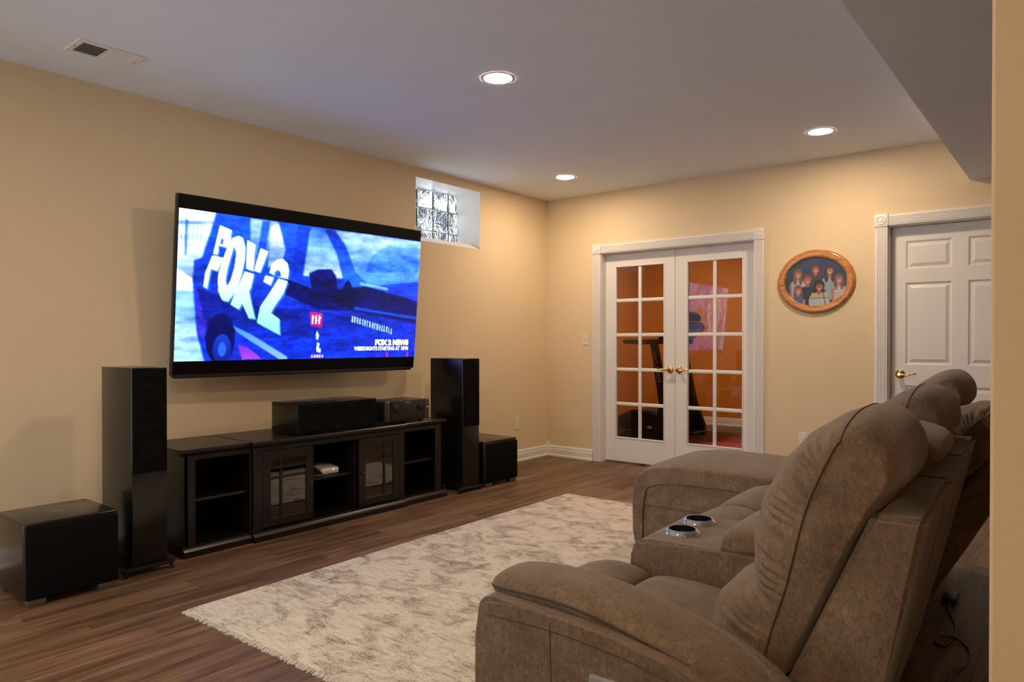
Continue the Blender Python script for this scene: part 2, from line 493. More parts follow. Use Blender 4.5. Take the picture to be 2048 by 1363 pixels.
# window: reveal, sill, glass blocks
win = struct('window_1', bx(-.36, -.335, WY0, WY1, WZ0, WZ0 + .05), 'trim', 'small glass block window high beside the television')
bm = bmesh.new()
t = .004
box(bm, -.34, .001, WY1 - t, WY1, WZ0, WZ1); box(bm, -.34, .001, WY0, WY0 + t, WZ0, WZ1); box(bm, -.34, .001, WY0, WY1, WZ1 - t, WZ1)
obj('reveal', bm, 'trim', win)
bm = bmesh.new(); prism(bm, [(-.34, WZ0), (.001, WZ0), (.001, WZ0 + .002), (-.096, 2.107), (-.34, 2.112)], WY0 + t, WY1 - t, 'xz')
obj('sill', bm, 'trim', win)
cols = [WY0 + t, -1.80, -1.598, -1.394, -1.195, WY1 - t]; rows = [2.1105, 2.212, 2.415, WZ1 - t]
for i in range(5):
    for j in range(3):
        g = .004
        obj('glass_block', bx(-.325, -.285, cols[i] + g, cols[i + 1] - g, rows[j] + g, rows[j + 1] - g, bev=.006, seg=2), 'block', win, 40)
bm = bmesh.new()
for y in cols[1:-1]: box(bm, -.318, -.292, y - g, y + g, rows[0], rows[-1])
for z in rows[1:-1]: box(bm, -.318, -.292, cols[0], cols[-1], z - g, z + g)
obj('block_joint', bm, 'mortar', win)
rb = random.Random(11)
sh = empty('added_shrub', (-1.95, .35, 0)); tag(sh, 'evergreen shrub added outside to darken the glass block window', 'shrub')  # shrub added outside to darken the sky seen through the blocks
bm = bmesh.new(); lathe(bm, [(.05, 0), (.04, 1.2), (.03, 1.9)], (-1.95, .35, 0), n=10); obj('trunk', bm, 'outside', sh, 40)
bm = bmesh.new()
for k in range(64):
    a = rb.uniform(0, 2 * math.pi); L = rb.uniform(.35, .95); up_ = rb.uniform(.2, 1.4); z0_ = rb.uniform(1.2, 2.0)
    p0 = Vector((-1.95, .35, z0_)); p2 = p0 + Vector((math.cos(a) * L * .55, math.sin(a) * L, up_))
    p1 = (p0 + p2) / 2 + Vector((rb.uniform(-.15, .15), rb.uniform(-.15, .15), rb.uniform(-.1, .15)))
    tube(bm, [p0, p1, p2], lambda f: .022 - .014 * f, 5, 4)
br = obj('branches', bm, 'outside', sh, 60); br['kind'] = 'stuff'
bm = bmesh.new()
for k in range(620):
    d_ = Vector((rb.gauss(0, 1), rb.gauss(0, 1), rb.gauss(0, 1))).normalized() * rb.uniform(.2, 1) ** .5
    c_ = Vector((-1.95 + d_.x * .45, .35 + d_.y * .95, 2.45 + d_.z * .85))
    if math.sin(c_.y * 9 + 1.5 * math.sin(c_.z * 5)) + .5 * math.sin(c_.z * 11) < .30: continue
    a_ = Vector((rb.gauss(0, 1), rb.gauss(0, 1), rb.gauss(0, 1))).normalized() * .17; b_ = a_.orthogonal().normalized() * .085
    bm.faces.new([bm.verts.new(q) for q in (c_ - a_, c_ + b_, c_ + a_, c_ - b_)])
fo = obj('foliage', bm, 'outside', sh); fo['kind'] = 'stuff'

# ------------------------------------------------------------------ door casings
def fluted(bm, a0, a1, b0, b1, vertical, y=-0.018):
    """fluted casing strip on the back wall between a0..a1 (x) and b0..b1 (z)."""
    box(bm, a0, a1, y, 0, b0, b1, .002, 1)
    n = 6
    for i in range(n):
        f = (i + .5) / n
        if vertical:
            c = a0 + .010 + f * (a1 - a0 - .020); box(bm, c - .0042, c + .0042, y - .005, y + .001, b0 + .002, b1 - .002, .0018, 1)
        else:
            c = b0 + .010 + f * (b1 - b0 - .020); box(bm, a0 + .002, a1 - .002, y - .005, y + .001, c - .0042, c + .0042, .0018, 1)

def casing(n, xl, xr, top, label, hidden_right=False):
    """xl/xr inner edges; builds one trim thing with side casings, header, corner blocks, jamb."""
    w = .088
    root = empty('trim_%d' % n, (0.5 * (xl + xr), 0, 0)); tag(root, label, None, None, 'structure')
    bm = bmesh.new(); fluted(bm, xl - w, xl, 0, top, True); obj('side_casing', bm, 'trim', root)
    bm = bmesh.new(); fluted(bm, xr, xr + w, 0, top, True); obj('side_casing', bm, 'trim', root)
    bm = bmesh.new(); fluted(bm, xl + .004, xr - .004, top + .002, top + w - .004, False); obj('header_casing', bm, 'trim', root)
    for xc in (xl - w / 2, xr + w / 2):
        bm = bmesh.new(); box(bm, xc - .048, xc + .048, -.028, 0, top - .004, top + .092, .003, 2)
        lathe(bm, [(.036, -.028), (.034, -.033), (.029, -.034), (.025, -.0285), (.018, -.0285), (.015, -.034), (.006, -.036), (.0005, -.036)], (xc, 0, top + .044), 'Y', 24, False)
        obj('corner_block', bm, 'trim', root, 35)
    bm = bmesh.new()
    j = .004
    box(bm, xl - .002, xl + j, 0, T, 0, top); box(bm, xr - j, xr + .002, 0, T, 0, top); box(bm, xl, xr, 0, T, top - j, top + .002)
    s = .012                                         # door stop
    obj('jamb', bm, 'trim', root)
    return root

casing(3, .657, 2.193, 2.068, 'white fluted casing with corner blocks around the glazed double doors')
casing(4, 3.224, 4.163, 2.080, 'white fluted casing with corner blocks around the panelled door')

# ------------------------------------------------------------------ lever handle (as children of a door leaf)
def lever(parent, x, z, yface, dirx):
    bm = bmesh.new()
    lathe(bm, [(.034, yface), (.034, yface - .004), (.029, yface - .009), (.018, yface - .012), (.014, yface - .030), (.017, yface - .036), (.017, yface - .050), (.010, yface - .056)], (x, 0, z), 'Y', 28)
    h = obj('handle', bm, 'brass', parent, 40); h['label'] = 'polished brass lever handle'
    bm = bmesh.new(); y = yface - .045
    tube(bm, [(x, y, z), (x + dirx * .025, y - .003, z - .002), (x + dirx * .055, y - .004, z - .006), (x + dirx * .085, y - .003, z + .004), (x + dirx * .105, y, z + .008), (x + dirx * .113, y + .002, z + .001)],
         lambda f: .0085 - .004 * f, 10, 5)
    obj('lever', bm, 'brass', h, 50)

# glazed leaves
def glazed_leaf(name, x0, x1, gx, label, hx, dirx):
    ya, yb = .085, .122
    z0, z1 = .012, 2.046
    rows_ = [(.242, .550), (.583, .895), (.931, 1.256), (1.285, 1.602), (1.637, 1.940)]
    z1 = 2.062
    zt = [.242 + (1.940 - .242) * i / 5 for i in range(6)]
    bar = .017
    gl, gr = gx
    gm = (gl + gr) / 2
    root = empty(name, ((x0 + x1) / 2, 0, 0)); tag(root, label, None, None, 'structure')
    obj('stile', bx(x0, gl, ya, yb, z0, z1, bev=.003), 'trim', root)
    obj('stile', bx(gr, x1, ya, yb, z0, z1, bev=.003), 'trim', root)
    obj('rail', bx(gl - .001, gr + .001, ya, yb, z0, zt[0], bev=.003), 'trim', root)
    obj('rail', bx(gl - .001, gr + .001, ya, yb, zt[-1], z1, bev=.003), 'trim', root)
    obj('muntin', bx(gm - bar, gm + bar, ya + .006, yb - .006, zt[0], zt[-1], bev=.008, seg=3), 'trim', root, 50)
    for z in zt[1:-1]:
        obj('muntin', bx(gl, gr, ya + .0068, yb - .0068, z - bar, z + bar, bev=.008, seg=3), 'trim', root, 50)
    # moulded bead round the glass
    bm = bmesh.new(); e = .010
    for a, b2, c0, c1 in ((gl - .002, gl + e, zt[0], zt[-1]), (gr - e, gr + .002, zt[0], zt[-1]), (gl, gr, zt[0] - .002, zt[0] + e), (gl, gr, zt[-1] - e, zt[-1] + .002)):
        box(bm, a, b2, ya - .005, yb + .003, c0, c1, .004, 2)
    obj('glazing_bead', bm, 'trim', root, 50)
    for c0, c1 in ((gl, gm), (gm, gr)):
        for k in range(5):
            obj('pane', bx(c0 + .002, c1 - .002, .102, .105, zt[k] + .002, zt[k + 1] - .002), 'pane', root)
    lever(root, hx, .930, ya, dirx)
    return root
glazed_leaf('door_1', .661, 1.4125, (.770, 1.305), 'white ten pane glazed door leaf beside the light switch', 1.367, -1)
glazed_leaf('door_2', 1.4155, 2.168, (1.530, 2.064), 'white ten pane glazed door leaf nearer the oval portrait', 1.459, 1)

# six panel door
root = empty('door_3', (3.69, 0, 0)); tag(root, 'white six panel door partly hidden by the sofa', None, None, 'structure')
bm = bmesh.new(); ya, yb = .090, .125
xs = [3.230, 3.329, 3.634, 3.735, 4.042, 4.157]; zs = [.012, .215, .860, 1.020, 1.645, 1.750, 1.963, 2.073]
for a, b2 in ((0, 1), (2, 3), (4, 5)): box(bm, xs[a], xs[b2], ya, yb, zs[0], zs[-1])
for a, b2 in ((0, 1), (2, 3), (4, 5), (6, 7)):
    for c0, c1 in ((1, 2), (3, 4)): box(bm, xs[c0], xs[c1], ya, yb, zs[a], zs[b2])
obj('slab', bm, 'trim', root)
for c0, c1 in ((1, 2), (3, 4)):
    for a, b2 in ((1, 2), (3, 4), (5, 6)):
        bm = bmesh.new()
        X = (xs[c0], xs[c1]); Z = (zs[a], zs[b2])
        def ring(i, y): return [bm.verts.new(p) for p in ((X[0] + i, y, Z[0] + i), (X[1] - i, y, Z[0] + i), (X[1] - i, y, Z[1] - i), (X[0] + i, y, Z[1] - i))]
        rs = [ring(0, ya), ring(.012, ya + .010), ring(.020, ya + .010), ring(.042, ya + .001)]
        for p, q in zip(rs, rs[1:]):
            for i in range(4): bm.faces.new((p[i], p[(i + 1) % 4], q[(i + 1) % 4], q[i]))
        bm.faces.new(rs[-1])
        back = ring(0, yb)
        for i in range(4): bm.faces.new((rs[0][i], back[i], back[(i + 1) % 4], rs[0][(i + 1) % 4]))
        bm.faces.new(back)
        obj('panel', bm, 'trim', root)
lever(root, 3.295, .945, ya, 1)

# ------------------------------------------------------------------ downlights
def downlight(x, y, label, lens='lens', H=H):
    r = empty('recessed_light', (x, y, H)); tag(r, label, 'downlight', 'recessed ceiling downlights')
    bm = bmesh.new(); lathe(bm, [(.078, H - .001), (.079, H - .0035), (.092, H - .004), (.098, H - .0005)], (x, y, 0), n=40, cap=False); obj('trim_ring', bm, 'trim', r, 40)
    bm = bmesh.new(); lathe(bm, [(.079, H - .0005), (.079, H - .0022)], (x, y, 0), n=40); obj('lens', bm, lens, r)
downlight(1.841, -2.992, 'lit downlight in mid ceiling between vent and soffit')
downlight(.768, -.785, 'lit downlight nearest the glass block window corner')
downlight(2.951, -.797, 'lit downlight above the oval portrait by the soffit')
downlight(1.3, -6.55, 'added unseen downlight past the black subwoofer')  # lamp added out of view, brightens the near end of the left wall
downlight(2.95, -5.20, 'added unseen downlight above the sofa arm', 'lens')  # lamp added out of view, lights the sofa arm
downlight(4.9, -6.8, 'added unseen downlight in the soffit behind the viewpoint', 'lens', 2.356)  # lamp added out of view, fills the stub wall and arm side
downlight(.30, 2.2, 'added unseen downlight brightening the exercise room', 'lens_gym')  # unseen lamp added to brighten the orange walls behind the glass

# ------------------------------------------------------------------ ceiling vent
vx0, vx1, vy0, vy1 = .400, .605, -4.675, -4.362
r = empty('ceiling_vent', ((vx0 + vx1) / 2, (vy0 + vy1) / 2, H)); tag(r, 'white slatted air register in the ceiling', 'vent')
ix0, ix1, iy0, iy1 = .424, .572, -4.645, -4.400
bm = bmesh.new(); zz = H - .006
for a in ((vx0, ix0, vy0, vy1), (ix1, vx1, vy0, vy1), (ix0, ix1, vy0, iy0), (ix0, ix1, iy1, vy1)): box(bm, *a, zz, H, .0015, 1)
ym = -4.525; box(bm, ix0, ix1, ym - .006, ym + .006, zz, H)
obj('frame', bm, 'trim', r)
obj('dark_backing', bx(ix0, ix1, iy0, iy1, H - .001, H - .0002), 'driver', r)  # flat black sheet, its colour stands in for shade behind the slats
for k in range(12):
    for lo, hi, s in ((iy0, ym - .006, 1), (ym + .006, iy1, -1)):
        y = lo + (k + .5) * (hi - lo) / 12
        bm = bx(ix0, ix1, -.0031, .0031, -.0005, .0005, mtx=Matrix.Translation((0, y, H - .0046)) @ Matrix.Rotation(R(42 * s), 4, 'X'))
        obj('slat', bm, 'trim', r)
for y in (vy0 + .016, vy1 - .016):
    bm = bmesh.new(); lathe(bm, [(.005, zz), (.004, zz - .002)], (.5, y, 0), n=10); obj('screw', bm, 'silver', r)

# ------------------------------------------------------------------ switch and outlets
def plate_back(name, x, z, label, cat, kind):
    r = empty(name, (x, 0, z)); tag(r, label, cat)
    obj('plate', bx(x - .035, x + .035, -.006, 0, z - .058, z + .058, bev=.003), 'white_plastic', r)
    if kind == 'switch':
        obj('toggle', bx(x - .005, x + .005, -.016, -.004, z - .010, z + .010, bev=.002), 'white_plastic', r)
    else:
        for dz in (-.02, .02): obj('socket', bx(x - .016, x + .016, -.008, -.004, z + dz - .013, z + dz + .013, bev=.003), 'white_plastic', r)
plate_back('light_switch', .473, 1.219, 'white toggle light switch beside the glazed doors', 'switch', 'switch')
plate_back('wall_outlet', 2.60, .39, 'white wall outlet below the oval portrait, mostly behind the sofa', 'outlet', 'outlet')
r = empty('wall_outlet', (0, -.526, .382)); tag(r, 'white wall outlet above the corner subwoofer', 'outlet')
obj('plate', bx(0, .006, -.526 - .035, -.526 + .035, .382 - .058, .382 + .058, bev=.003), 'white_plastic', r)
for dz in (-.02, .02): obj('socket', bx(.004, .008, -.542, -.510, .382 + dz - .013, .382 + dz + .013, bev=.003), 'white_plastic', r)

# ------------------------------------------------------------------ raster painting helpers (flat prints)
def inpoly(u, v, poly):
    ins = np.zeros(u.shape, bool); n = len(poly)
    for i in range(n):
        x0, y0 = poly[i]; x1, y1 = poly[(i + 1) % n]
        if y0 == y1: continue
        c = ((y0 > v) != (y1 > v)) & (u < (x1 - x0) * (v - y0) / (y1 - y0) + x0)
        ins ^= c
    return ins
def blur(a, n):
    for _ in range(n):
        p = np.pad(a, ((1, 1), (1, 1), (0, 0)), 'edge')
        a = (p[:-2, 1:-1] + p[2:, 1:-1] + p[1:-1, :-2] + p[1:-1, 2:] + 2 * p[1:-1, 1:-1]) / 6
    return a
def tolin(a):
    a = np.clip(a / 255.0, 0, 1)
    return np.where(a > .04045, ((a + .055) / 1.055) ** 2.4, a / 12.92)

# ------------------------------------------------------------------ television
TW, TH = 1.90, 1.0906
tv = empty('television', (.239, -3.075, 1.529), (0, R(5.1), R(-2.02))); tag(tv, 'large flat television tilted on the wall showing a blue news promo', 'television')
obj('housing', bx(-.045, -.002, -TW / 2, TW / 2, -TH / 2, TH / 2, bev=.004), 'satin_black', tv, 40, True)
obj('screen', bx(-.003, .0, -TW / 2 + .004, TW / 2 - .004, -TH / 2 + .010, TH / 2 - .004), 'screen_black', tv, None, True)
obj('chin', bx(-.050, .004, -TW / 2 + .012, TW / 2 - .03, -TH / 2 - .014, -TH / 2 + .008, bev=.003), 'satin_black', tv, 40, True)
obj('rear_shell', bx(-.085, -.043, -TW / 2 + .22, TW / 2 - .22, -TH / 2 + .06, TH / 2 - .30, bev=.012), 'satin_black', tv, 40, True)
obj('wall_bracket', bx(-.190, -.080, -.22, .22, -.20, .20, bev=.004), 'satin_black', tv, None, True)
PU0, PU1, PV0, PV1 = .0035, .9985, .083, .920
POLY = {
'van': [(.121, 1.01), (1.01, 1.01), (1.01, -.01), (.122, -.01), (.09, .089), (.071, .183), (.051, .529), (.053, .672), (.078, .691), (.104, .876)],
'glassA': [(.238, .994), (.341, 1.0), (.334, .833), (.291, .671), (.245, .706)],
'glassA2': [(.315, .96), (.345, .99), (.375, .80), (.36, .70), (.31, .66)],
'glassB': [(.477, .996), (.549, .991), (.58, .874), (.622, .628), (.449, .627), (.452, .858)],
'glassC': [(.569, .996), (1.01, 1.0), (1.0, .652), (.748, .582), (.678, .685), (.621, .87)],
'dome': [(.80, .90), (.86, .95), (.995, .975), (.996, .733), (.729, .693), (.733, .76), (.753, .83)],
'pillarA': [(.42, .999), (.47, .998), (.447, .575), (.4, .598)],
'pillarB': [(.529, .998), (.576, .994), (.628, .884), (.678, .685), (.74, .581), (.64, .533), (.596, .793)],
'pillarC': [(.283, .994), (.312, .995), (.291, .671), (.263, .666)],
'mirA': [(.474, .648), (.512, .684), (.568, .692), (.59, .648), (.598, .552), (.586, .466), (.491, .51)],
'mirB': [(.64, .618), (.655, .608), (.688, .488), (.68, .4), (.622, .415), (.565, .476), (.618, .536)],
'band': [(.382, .595), (.517, .519), (.725, .58), (1.01, .477), (1.0, .287), (.688, .376), (.521, .377), (.379, .481)],
'low': [(.062, .49), (.276, .383), (.522, .366), (1.0, .246), (1.01, -.01), (.1, -.01), (.071, .183)],
'pur': [(.055, .571), (.091, .287), (.106, .287), (.094, .141), (.076, .183)],
'streak': [(.191, .243), (.258, .184), (.397, .024), (.404, .001), (.367, .003), (.208, .195)],
'pink': [(.21, .113), (.249, .091), (.302, .006), (.229, .003)],
'road': [(-.012, .62), (.051, .55), (.071, .183), (.117, -.01), (-.02, -.01)],
'F1': [(.133, .922), (.174, .898), (.172, .819), (.16, .775), (.132, .784), (.13, .72), (.114, .724)],
'F2': [(.112, .715), (.149, .705), (.132, .611), (.109, .622), (.099, .486), (.085, .501), (.09, .596)],
'O': [(.198, .865), (.214, .855), (.225, .788), (.224, .702), (.215, .594), (.196, .474), (.171, .407), (.15, .416), (.135, .478), (.133, .582), (.146, .688), (.162, .786), (.179, .847)],
'K1': [(.23, .845), (.26, .817), (.257, .63), (.229, .644)],
'K2': [(.28, .797), (.309, .778), (.282, .623), (.259, .633), (.268, .71)],
'K3': [(.226, .625), (.26, .611), (.251, .512), (.21, .355), (.179, .389), (.201, .506)],
'K4': [(.242, .511), (.255, .403), (.271, .293), (.247, .297), (.217, .411)],
'T1': [(.366, .737), (.385, .709), (.392, .653), (.389, .594), (.348, .604), (.316, .628), (.325, .698), (.345, .73)],
'T2': [(.302, .608), (.335, .598), (.324, .537), (.294, .561)],
'T3': [(.351, .591), (.39, .577), (.374, .481), (.342, .388), (.329, .34), (.363, .299), (.368, .179), (.332, .213), (.277, .267), (.287, .384), (.319, .481)],
'F1h': [(.139, .833), (.148, .83), (.145, .792), (.137, .796)],
'Oh': [(.184, .79), (.193, .75), (.189, .654), (.178, .567), (.166, .513), (.16, .554), (.166, .639), (.175, .714)],
'T1h': [(.352, .655), (.36, .63), (.362, .606), (.345, .607), (.335, .617), (.338, .64)],
'sign': [(.486, .363), (.542, .349), (.54, .233), (.487, .255)],
'arrow': [(.519, .217), (.529, .181), (.525, .145), (.516, .151), (.515, .187)],
'two': [(.522, .127), (.534, .115), (.53, .085), (.54, .073), (.54, .043), (.521, .053), (.52, .085)],
}
def picture(u, v):
    NX, NY = 560, 300
    U, V = u.reshape(NY, NX), v.reshape(NY, NX)
    img = np.zeros((NY, NX, 3))
    rs = np.random.RandomState(3)
    def fill(name, c, c2=None, a=1.0, axis='v'):
        m_ = inpoly(U, V, POLY[name]) if isinstance(name, str) else name
        if c2 is None: colr = np.array(c, float)[None]
        else:
            t = (V if axis == 'v' else U)[m_]
            t = ((t - t.min()) / max(1e-6, t.max() - t.min()))[:, None] if len(t) else t[:, None]
            colr = np.array(c2, float)[None] * (1 - t) + np.array(c, float)[None] * t
        img[m_] = img[m_] * (1 - a) + colr * a
    img[:] = np.array((228, 236, 255)) * V[..., None] + np.array((120, 150, 250)) * (1 - V[..., None])
    fill('road', (235, 242, 255), (150, 178, 250))
    road_low = (U < .10) & (V < .47) & (V > .25); fill(road_low, (70, 110, 225), (120, 155, 245), .55)
    for k in range(9): fill((np.abs(U - (.01 + k * .0125)) < .0016) & (V > .80) & (V < .93), (150, 170, 225), a=.6)
    fill((np.abs(V - (.905 + .25 * U)) < .008) & (U < .13), (90, 110, 190), a=.6)
    fill((np.abs(U - .025) < .002) & (V > .70) & (V < .93), (60, 80, 190))
    fill('van', (40, 75, 225), (14, 28, 150))
    fill('glassA', (150, 165, 250), (70, 100, 235)); fill('glassA2', (185, 190, 255), (150, 165, 252))
    fill('glassB', (95, 130, 250), (170, 182, 255)); fill('glassC', (165, 180, 255), (70, 115, 250)); fill('dome', (120, 150, 255), (35, 85, 240), .75)
    fill('pillarA', (28, 55, 195), (20, 45, 180)); fill('pillarB', (25, 50, 185), (45, 95, 240)); fill('pillarC', (35, 60, 190), (25, 50, 190), .8)
    fill('low', (12, 20, 100), (24, 52, 215)); fill('band', (8, 12, 70), (10, 16, 95))
    fill('pur', (60, 40, 190), (95, 50, 210))
    fill('mirA', (6, 14, 85)); fill('mirB', (5, 10, 60))
    img = blur(img, 4)
    n1 = blur(rs.rand(NY, NX, 1) - .5, 3) * 90
    st = blur(np.repeat(rs.rand(NY, NX // 14 + 1, 1) - .5, 14, 1)[:, :NX], 2) * 46
    ph_ = 0
    for fx, fy, am in ((7, 5, .10), (13, 9, .08), (23, 17, .07), (41, 11, .06)):
        ph_ += am * np.sin(fx * U + 3 * np.sin(fy * V * 1.7 + fx)) * np.cos(fy * V * 2 - fx * .4 * U + 1.3 * np.sin(fx * U))
    img = img * (1 + 1.5 * ph_[..., None] * (img[..., :1] < 200))
    img = img + n1 * np.array((.6, .7, .5)) + st * np.array((.6, .7, .6))
    w1 = ((U - .150) / .050) ** 2 + ((V - .150) / .175) ** 2 < 1; fill(w1, (10, 14, 80), (8, 8, 60))
    w2 = ((U - .157) / .032) ** 2 + ((V - .078) / .105) ** 2 < 1; fill(w2, (35, 55, 170), (20, 30, 120))
    w3 = ((U - .157) / .014) ** 2 + ((V - .078) / .05) ** 2 < 1; fill(w3, (60, 90, 200))
    fill('streak', (120, 160, 250), (190, 200, 255), .75); fill('pink', (150, 40, 200), (200, 70, 215), .85)
    fill((np.abs(V - (.60 - .22 * (U - .70))) < .012) & (U > .70) & (U < .84), (170, 195, 255), a=.7)
    fill((np.abs(V - (.40 - .20 * (U - .68))) < .012) & (U > .68), (40, 85, 225), a=.7)
    img = blur(img, 2)
    let = np.zeros((NY, NX), bool)
    for k in ('F1', 'F2', 'O', 'K1', 'K2', 'K3', 'K4', 'T1', 'T2', 'T3'): let |= inpoly(U, V, POLY[k])
    for k in ('F1h', 'Oh', 'T1h'): let &= ~inpoly(U, V, POLY[k])
    sh = np.roll(np.roll(let, 3, 1), -3, 0) & ~let
    img[sh] = img[sh] * .35 + np.array((90, 140, 200)) * .65
    t = np.clip((V - .2) / .55, 0, 1)[..., None]
    lc = np.array((150, 192, 225)) * (1 - t) + np.array((240, 246, 255)) * t
    img = np.where(let[..., None], lc, img)
    fill('sign', (190, 30, 120), (170, 20, 110))
    for k, cx in enumerate((.498, .512, .527)):
        fill((np.abs(U - cx) < .0035) & (np.abs(V - .30) < .034), (215, 220, 255)); fill((np.abs(U - cx - .003) < .005) & (np.abs(V - .315 + .02 * (k % 2)) < .006), (215, 220, 255))
    fill('arrow', (205, 220, 255)); fill('two', (220, 230, 255))
    fill((U > .497) & (U < .552) & (V < .034) & (V > .006), (120, 50, 200)); 
    for k in range(5): fill((np.abs(U - (.503 + k * .011)) < .003) & (V < .028) & (V > .010), (225, 215, 255))
    # blurred line of lettering low on the van side
    for k in range(17):
        cx = .675 + k * .0122; cy = .312 - (k * .0122) * .47
        for q in range(3):
            fill((np.abs(U - cx - rs.uniform(-.003, .003)) < .0018) & (np.abs(V - cy + rs.uniform(-.006, .006)) < .024), (190, 210, 255), a=.8)
        fill((np.abs(U - cx) < .0045) & (np.abs(V - cy - rs.choice((-.018, 0, .018))) < .005), (190, 210, 255), a=.8)
    fill((np.abs(U - .853) < .004) & (V < .043), (200, 30, 130)); fill((np.abs(U - .961) < .004) & (V < .045), (230, 30, 110)); fill((np.abs(U - .80) < .002) & (V < .035), (130, 30, 170))
    img = blur(img, 1)
    y = -TW / 2 + TW * (PU0 + (PU1 - PU0) * u); z = -TH / 2 + TH * (PV0 + (PV1 - PV0) * v)
    pos = np.stack([np.full_like(u, .0012), y, z], -1)
    L_ = tolin(img.reshape(-1, 3)); return pos, L_ ** np.array((1.4, 1.08, 1.0))
pic = grid_print('picture', 560, 300, picture, tv, 'picture')
pic['label'] = 'lit picture of a blue news van with large white lettering'
def caption(s, u0, u1, v0, v1, bold):
    bm = text_bm(s, 1.0, 0.0, 0.0)
    xs_ = [p.co.x for p in bm.verts]; ys_ = [p.co.y for p in bm.verts]
    a, b2, c0, c1 = min(xs_), max(xs_), min(ys_), max(ys_)
    bm.free()
    hh = TH * (PV1 - PV0) * (v1 - v0); ww = TW * (PU1 - PU0) * (u1 - u0)
    size = hh / (c1 - c0)
    bm = text_bm(s, size, bold, 0.0002)
    xs_ = [p.co.x for p in bm.verts]; k = ww / (max(xs_) - min(xs_)); x0 = min(xs_)
    y_ = -TW / 2 + TW * (PU0 + (PU1 - PU0) * u0); z_ = -TH / 2 + TH * (PV0 + (PV1 - PV0) * v0)
    for p in bm.verts: p.co = Vector((.0022 + p.co.z, y_ + (p.co.x - x0) * k, z_ + p.co.y))
    obj('caption', bm, 'caption', tv, None, True)
caption('FOX 2 NEWS', .790, .963, .104, .146, .0042)
caption('WEEKNIGHTS STARTING AT 10PM', .689, .963, .060, .090, .0014)

# ------------------------------------------------------------------ media cabinet
cb = empty('media_cabinet', (.33, -3.13, 0)); tag(cb, 'long low espresso media cabinet with open bays and two glass doors', 'cabinet')
CX0 = .060
CF, SF = .568, .545           # front planes: centre section, side sections
bm = bmesh.new()
for y0_, y1_, xf in ((-4.155, -3.735, .570), (-3.745, -2.530, .592), (-2.540, -2.095, .570)):
    prism(bm, [(CX0, 0), (xf, 0), (xf, .034), (xf - .006, .042), (xf - .016, .050), (xf - .016, .062), (CX0, .062)], y0_, y1_, 'xz')
obj('plinth', bm, 'espresso', cb, 35)
bm = bmesh.new()
for y0_, y1_, xf in ((-4.165, -3.735, .560), (-3.748, -2.527, .585), (-2.540, -2.090, .560)):
    prism(bm, [(CX0, .560), (xf - .022, .560), (xf - .016, .570), (xf - .004, .574), (xf, .580), (xf, .594), (xf - .004, .598), (CX0, .598)], y0_, y1_, 'xz')
obj('top', bm, 'espresso', cb, 35)
for y in (-4.130, -2.130): obj('side_panel', bx(CX0, SF, y - .009, y + .009, .06, .562), 'espresso', cb)
for y in (-3.727, -3.305, -2.960, -2.548): obj('divider', bx(CX0, SF - .005, y - .008, y + .008, .06, .562), 'espresso', cb)
obj('back_panel', bx(CX0, CX0 + .008, -4.13, -2.13, .06, .562), 'espresso', cb)
for a, b2, xf in ((-4.140, -4.076, SF), (-3.744, -3.722, SF), (-3.732, -3.672, CF), (-2.585, -2.536, CF), (-2.545, -2.530, SF), (-2.199, -2.122, SF)):
    obj('stile', bx(xf - .020, xf, a, b2, .06, .562, bev=.0015, seg=1), 'espresso', cb)
for a, b2, xf in ((-4.076, -3.735, SF), (-3.672, -2.585, CF), (-2.536, -2.199, SF)):
    obj('rail', bx(xf - .020, xf - .0005, a, b2, .533, .562, bev=.0015, seg=1), 'espresso', cb)
for a, b2 in ((-4.121, -3.735), (-3.297, -2.968), (-2.540, -2.139)):
    obj('shelf', bx(CX0 + .008, SF - .030, a, b2, .292, .308, bev=.002, seg=1), 'espresso', cb)
def cab_door(y0_, y1_, gl, gr, bar, knob_y):
    d = obj('door', bx(CF - .019, CF + .001, y0_, gl, .070, .530, bev=.0015, seg=1), 'espresso', cb)
    d['label'] = 'glazed cabinet door with crossing bars'
    bm = bmesh.new()
    box(bm, CF - .019, CF + .001, gr, y1_, .070, .530, .0015, 1)
    box(bm, CF - .019, CF + .001, gl, gr, .070, .120, .0015, 1); box(bm, CF - .019, CF + .001, gl, gr, .478, .530, .0015, 1)
    obj('door_frame', bm, 'espresso', d)
    bm = bmesh.new(); box(bm, CF - .014, CF - .002, bar - .0085, bar + .0085, .118, .48)
    for z in (.428, .364): box(bm, CF - .0145, CF - .0025, gl, gr, z - .0075, z + .0075)
    obj('crossbar', bm, 'espresso', d)
    for a, b2 in ((gl, bar), (bar, gr)):
        for c0, c1 in ((.12, .364), (.364, .428), (.428, .478)): obj('pane', bx(CF - .0095, CF - .0075, a, b2, c0, c1), 'cab_pane', d)
    bm = bmesh.new(); lathe(bm, [(.006, CF), (.005, CF + .010), (.010, CF + .016), (.010, CF + .022), (.004, CF + .026)], (0, knob_y, .300), 'X', 14)
    obj('knob', bm, 'brushed', d, 40)
    obj('backplate', bx(CF, CF + .003, knob_y - .008, knob_y + .008, .272, .330, bev=.001, seg=1), 'satin_black', d)
cab_door(-3.669, -3.316, -3.620, -3.367, -3.547, -3.341)
cab_door(-2.947, -2.588, -2.892, -2.640, -2.722, -2.922)

